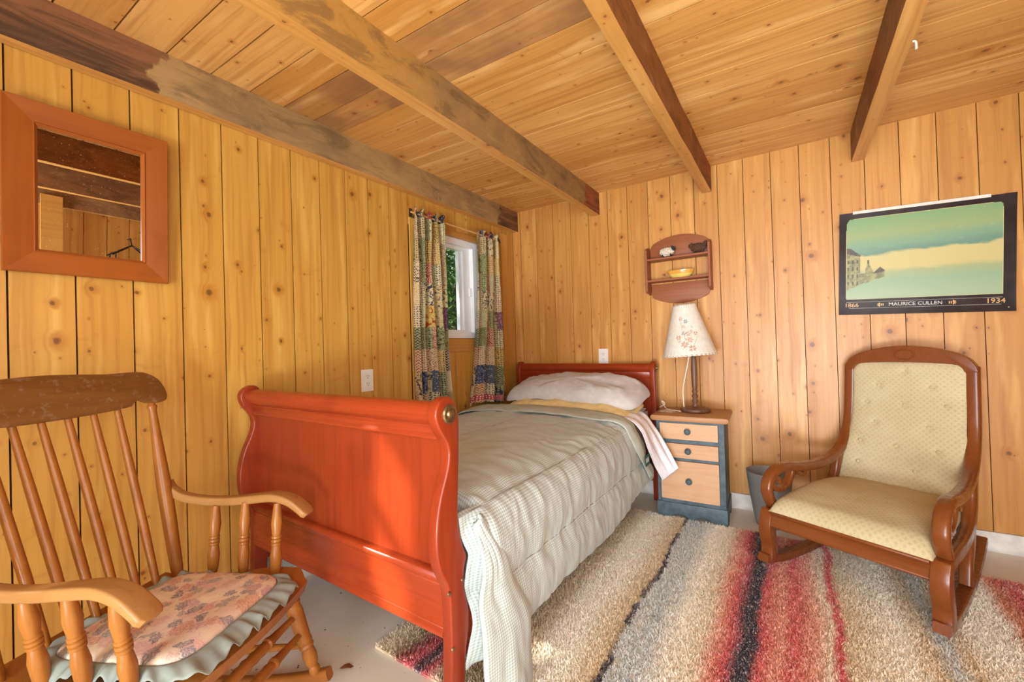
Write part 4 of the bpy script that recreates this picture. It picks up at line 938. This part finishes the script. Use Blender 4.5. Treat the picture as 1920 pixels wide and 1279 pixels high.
def backf(s, t, dy=0.0, bul=.020):
    z = .292+.612*t; hw = lerp_tab([(.29,.238),(.40,.240),(.46,.232),(.52,.214),(.60,.207),(.75,.205),(.93,.206)], z)
    k = max(0, (z-.842)/.062); hw -= .062*(1-math.sqrt(max(0,1-min(1,k)**2)))
    u = (2*s-1)*hw; b = lerp_tab(bz(z), z)
    e = (1-(2*s-1)**4)*min(1,t/.08)*min(1,(1-t)/.06)
    bt = 0
    for bu, bzz in BUT:
        d2 = (u-bu)**2+(z-bzz)**2
        if d2 < .002: bt += .010*math.exp(-d2/.00022)
    return (u, b+dy-(bul*e**.5 - bt if dy == 0 else 0), z)
BUT = [(-.098,.786),(.095,.788),(-.144,.70),(.001,.70),(.143,.706),(-.104,.606),(.088,.605),(-.160,.513),(-.02,.508),(.126,.506),(-.152,.415),(.058,.413),(.0,.86),(-.06,.335)]
bc = obj('back_cushion', grid(64, 74, backf, lambda a,b: (a*.42, b*.61)), 'damask', uc)
for bu, bzz in BUT[:12]:
    t_ = (bzz-.292)/.612; p = backf(.5+bu/(2*.206), t_)
    bm = bmesh.new(); addlathe(bm, [(0,-.003),(.0085,-.003),(.0085,.001),(.006,.0042),(0,.005)], 12, Matrix.Translation((bu, p[1]-.001, bzz)) @ Matrix.Rotation(R(90),4,'X')); obj('button', finish(bm, 60), 'damask', bc)
obj('back_lining', grid(24, 30, lambda s,t: backf(s,t,.028)), 'damask', uc)
def seatf(s, t):
    # s across, t from under the front rail over the dome to the back
    u = (2*s-1); b = .022+.60*t; hw = .262-.045*t
    e = (1-abs(u)**10)**.38; f = min(1, (t/.10))**.5 if t < .10 else 1
    z = .278 + (.010+.082*math.sin(math.pi*min(1,.16+.62*t))**1.0)*e*f + .003*fbm(u*3,t*4,5)*e
    return (u*(hw+.004*math.sin(math.pi*min(1,t*1.2))), b-.012*math.sin(math.pi*min(1,t/.14)), z)
sc_ = obj('seat_cushion', grid(56, 56, seatf, lambda a,b: (a*.5, b*.58)), 'damask', uc)
obj('seat_base', box(-.225, .225, .05, .575, .252, .276, .004), 'damask', uc)

# ------------------------------------------------------------------ wooden spindle rocking chair (local x forwards, y to its far side)
wc = thing('wooden_rocking_chair', 'honey brown wooden rocking chair with spindle back and curved arms', 'chair', (.1293,-2.7074,0), R(26.67))
def fz(z): return .275-.305*(z-.4)         # reclined back plane
def seatw(s, t, top=True):
    y = 2*s-1; f = .235+.475*t; hw = .205+.035*sstep(0,.8,t)-.03*sstep(.9,1,t)
    z = .350+.024*sstep(.2,.85,t)-.022*sstep(.90,1.0,t)-.010*(1-abs(y)**3)*math.sin(math.pi*t)+.012*(1-sstep(0,.15,t))
    return (f+.018*(1-y*y)*t, y*hw, z)
se = grid(36, 36, seatw, thick=.030); obj('seat', se, 'honey_x', wc)
cres = [(s_, z_) for s_, z_ in crom([(-.170,.882),(-.10,.876),(0,.874),(.10,.876),(.170,.882)],4)+crom([(.186,.884),(.196,.896),(.212,.900),(.232,.889),(.262,.886),(.284,.896),(.288,.925),(.276,.962),(.250,.984),(.225,.990)],4)+crom([(.15,.988),(0,.996),(-.15,.988)],5)+crom([(-.225,.990),(-.250,.984),(-.276,.962),(-.288,.925),(-.284,.896),(-.262,.886),(-.232,.889),(-.212,.900),(-.196,.896),(-.186,.884)],4)]
me = prism([(s_*1.0, z_) for s_, z_ in cres], 'x', -.011, .011, .005, 2, 35)
for v in me.vertices: v.co.x += fz(v.co.z) + .45*v.co.y**2
obj('crest_rail', me, 'honey_crest', wc)
SP = [(0,.009),(.08,.0095),(.35,.0115),(.7,.0105),(.93,.0085),(1,.008)]
for s_ in (-.152,-.091,-.030,.030,.091,.152):
    t0, t1 = (fz(.352), s_*.86, .352), (fz(.880)+.45*(s_*1.0)**2, s_, .880)
    obj('spindle', turned(t0, t1, SP, 12), 'honey', wc)
PP = [(0,.014),(.05,.0165),(.30,.019),(.50,.0195),(.62,.0175),(.90,.0115),(.955,.0105),(.965,.0135),(.975,.0135),(.985,.010),(1,.008)]
for s_ in (-1, 1): obj('back_post', turned((.272,.212*s_,.350), (fz(.888)+.45*.245**2,.245*s_,.890), PP, 16), 'honey', wc)
def armspindle(p0, p1): return turned(p0, p1, [(0,.010),(.10,.0145),(.28,.0165),(.42,.012),(.43,.0145),(.455,.0145),(.465,.012),(.475,.0148),(.505,.0148),(.515,.012),(.525,.0145),(.55,.0145),(.56,.0125),(.72,.0165),(.88,.013),(1,.010)], 16)
for s_ in (-1, 1):
    A = crom([(.208,.243,.632),(.222,.246,.606),(.262,.250,.582),(.34,.252,.571),(.43,.251,.572),(.52,.250,.582),(.585,.250,.588),(.635,.250,.577),(.672,.250,.553),(.692,.250,.534)],5)
    def asec(i, t): 
        w = .030+.022*sstep(.35,.85,t)+.0*t; h = .026-.006*sstep(.5,1,t); return rrect(w*(1-.25*sstep(.95,1,t)), h, .006)
    obj('arm', sweep([(a, b*s_, c) for a,b,c in A], asec, up=(0,0,1)), 'honey_arm', wc)
    for f0, f1 in ((.603,.597),(.495,.488),(.392,.385)): obj('arm_spindle', armspindle((f0,.213*s_,.358), (f1,.238*s_,.572 if f0 > .45 else .560)), 'honey', wc)
    LG = [(0,.013),(.06,.016),(.10,.012),(.13,.017),(.22,.020),(.30,.0165),(.315,.0205),(.335,.0205),(.35,.0175),(.37,.0205),(.39,.0205),(.41,.019),(.70,.0225),(.78,.019),(.79,.023),(.81,.023),(.82,.019),(.83,.023),(.85,.023),(.86,.019),(.87,.022),(.89,.022),(.92,.017),(1,.015)]
    obj('leg', turned((.722,.222*s_,.066), (.650,.194*s_,.345), LG, 16), 'honey', wc)
    obj('leg', turned((.262,.215*s_,.030), (.330,.180*s_,.336), LG, 16), 'honey', wc)
    obj('rocker', sweep([(a,.222*s_,b) for a,b in crom([(.0,.052),(.1,.030),(.25,.0165),(.40,.0165),(.55,.0275),(.68,.048),(.765,.070)],5)], lambda i,t: rrect(.034,.030,.009), up=(0,1,0)), 'honey_x', wc)
    obj('side_stretcher', turned((.274,.209*s_,.085+.02), (.700,.213*s_,.155), [(0,.007),(.5,.0125),(1,.007)], 12), 'honey', wc)
ST = [(0,.0075),(.18,.0105),(.28,.013),(.29,.016),(.31,.016),(.32,.0125),(.36,.0155),(.40,.0135),(.43,.016),(.47,.0135),(.50,.017),(.53,.0135),(.57,.016),(.60,.0135),(.64,.0155),(.68,.0125),(.69,.016),(.71,.016),(.72,.013),(.82,.0105),(1,.0075)]
for z_, f_, y_ in ((.252,.676,.203),(.198,.690,.209)): obj('front_stretcher', turned((f_,-y_,z_), (f_,y_,z_), ST, 14), 'honey', wc)
obj('rear_stretcher', turned((.293,-.199,.18), (.293,.199,.18), [(0,.007),(.5,.013),(1,.007)], 12), 'honey', wc)

# floral cushion with a ruffle on the wooden chair
ca, sa_ = math.cos(R(26.67)), math.sin(R(26.67)); cf, cs_ = .512, -.014
cu = thing('seat_cushion', 'faded pink floral cushion with sage ruffle on the wooden rocking chair', 'cushion', (.1293+ca*cf-sa_*cs_, -2.7074+sa_*cf+ca*cs_, .372), R(26.67))
def cpt(s, t):
    th = 2*math.pi*s; ph = math.pi*(t-.5); c, n_ = math.cos(th), math.sin(th)
    q = (abs(c)**6+abs(n_)**6)**(-1/6); r = abs(math.cos(ph))**.30
    x = .168*c*q*r; y = .172*n_*q*r; z = .018+.017*math.copysign(abs(math.sin(ph))**.8, math.sin(ph)) + .004*fbm(x*9,y*9,4)*max(0,math.sin(ph))
    return (x, y, z+.012*(x/.17)*0)
obj('pad', grid(110, 30, cpt, closed_u=True), 'floral', cu)
def ruf(s, t):
    th = 2*math.pi*s; c, n_ = math.cos(th), math.sin(th); q = (abs(c)**6+abs(n_)**6)**(-1/6)
    d = .004+.052*t; w = .008*math.sin(th*23+1.5*math.sin(th*5))*t + .005*math.sin(th*41)*t
    x = (.166+d*(1 if c > 0 else .7))*c*q; y = (.170+d*.5)*n_*q
    return (x, y, .018 - .018*t*t + w + (.012*sstep(.35,.9,-c)*t))
rf = obj('ruffle', grid(260, 8, ruf, closed_u=True), 'ruffle', cu); rf.modifiers.new('thickness','SOLIDIFY').thickness = .0015

# ------------------------------------------------------------------ rug with shag pile
RX0, RX1, RY0, RY1 = .662, 2.86, -1.962, -.352
rug = thing('rug', 'striped shag rug in beige, red, black and grey-blue on the floor', 'rug', ((RX0+RX1)/2,(RY0+RY1)/2,0))
RI = Matrix.Translation(rug.location).inverted()
o = obj('rug_backing', box(RX0, RX1, RY0, RY1, .0005, .009, .003), 'rug', rug); o.matrix_parent_inverse = RI
import numpy as np
rg = np.random.default_rng(4); N = 170000
# denser towards the part in view
px = rg.uniform(RX0, RX1, N); py = rg.uniform(RY0, RY1, N)
h = rg.uniform(.007, .0135, N); a = rg.uniform(0, 6.283, N); b = rg.uniform(0, 6.283, N); ln = rg.uniform(.003, .011, N); w = rg.uniform(.0026, .0046, N)
base = np.stack([px, py, np.full(N,.0085)], 1); dirw = np.stack([np.cos(a)*w, np.sin(a)*w, np.zeros(N)], 1); tip = base+np.stack([np.cos(b)*ln, np.sin(b)*ln, h], 1)
V = np.empty((N,3,3)); V[:,0] = base-dirw; V[:,1] = base+dirw; V[:,2] = tip; V = V.reshape(-1,3)
me = bpy.data.meshes.new('pile'); me.vertices.add(3*N); me.vertices.foreach_set('co', V.ravel()); me.loops.add(3*N); me.loops.foreach_set('vertex_index', np.arange(3*N)); me.polygons.add(N); me.polygons.foreach_set('loop_start', np.arange(0,3*N,3)); me.update(calc_edges=True); me.validate()
o = obj('pile', me, 'rug', rug); o.matrix_parent_inverse = RI; o['kind'] = 'stuff'

# ------------------------------------------------------------------ litter on the floor, lantern seen in the mirror
bm = bmesh.new(); vs = [bm.verts.new((x,y,z)) for x,y,z in ((-.022,-.004,.001),(-.010,-.012,.006),(.004,-.006,.003),(.018,-.012,.007),(.024,.002,.002),(.010,.008,.006),(.002,.016,.003),(-.008,.006,.007))]
bm.faces.new(vs[:4]+vs[7:]); bm.faces.new(vs[3:8])
tag(obj('dead_leaf', finish(bm), 'leaf_dry', None, (.655,-2.070,.0005), (0,0,.6)), 'crumpled brown dead leaf on the floor by the bed', 'leaf')
bm = bmesh.new(); rng = random.Random(12)
for k in range(46):
    x, y = rng.uniform(.25,1.0), rng.uniform(-2.5,-1.55)
    if x > .64 and y > -1.97: continue
    r_ = rng.uniform(.0012,.0032); bmesh.ops.create_icosphere(bm, subdivisions=1, radius=r_, matrix=Matrix.Translation((x,y,r_*.6)) @ Matrix.Diagonal((1,rng.uniform(.6,1.8),.6,1)))
o = tag(obj('floor_grit', finish(bm), 'soil'), 'scattered dark specks of grit on the painted floor', 'grit'); o['kind'] = 'stuff'
ln_ = thing('wall_lantern', 'black wire lantern with peaked top on the wall opposite the mirror', 'lantern', (2.80,-1.73,1.40))
for dy in (-1,1):
    for dx in (-.08,.08): obj('roof_bar', tube([(dx,.14*dy,.24),(0,0,.34)], .006, 6), 'black_metal', ln_)
    for dx in (-.08,.08): obj('corner_bar', tube([(dx,.12*dy,.0),(dx,.12*dy,.25)], .005, 6, up=(1,0,0)), 'black_metal', ln_)
obj('base_plate', box(-.09,.09,-.13,.13,-.005,.005,.002), 'black_metal', ln_); obj('hanger', tube([(0,0,.34),(.04,0,.40),(.118,0,.40)], .005, 6, up=(0,1,0)), 'black_metal', ln_)
obj('glass_panel', box(-.078,-.076,-.12,.12,.006,.24,0), 'glass', ln_)
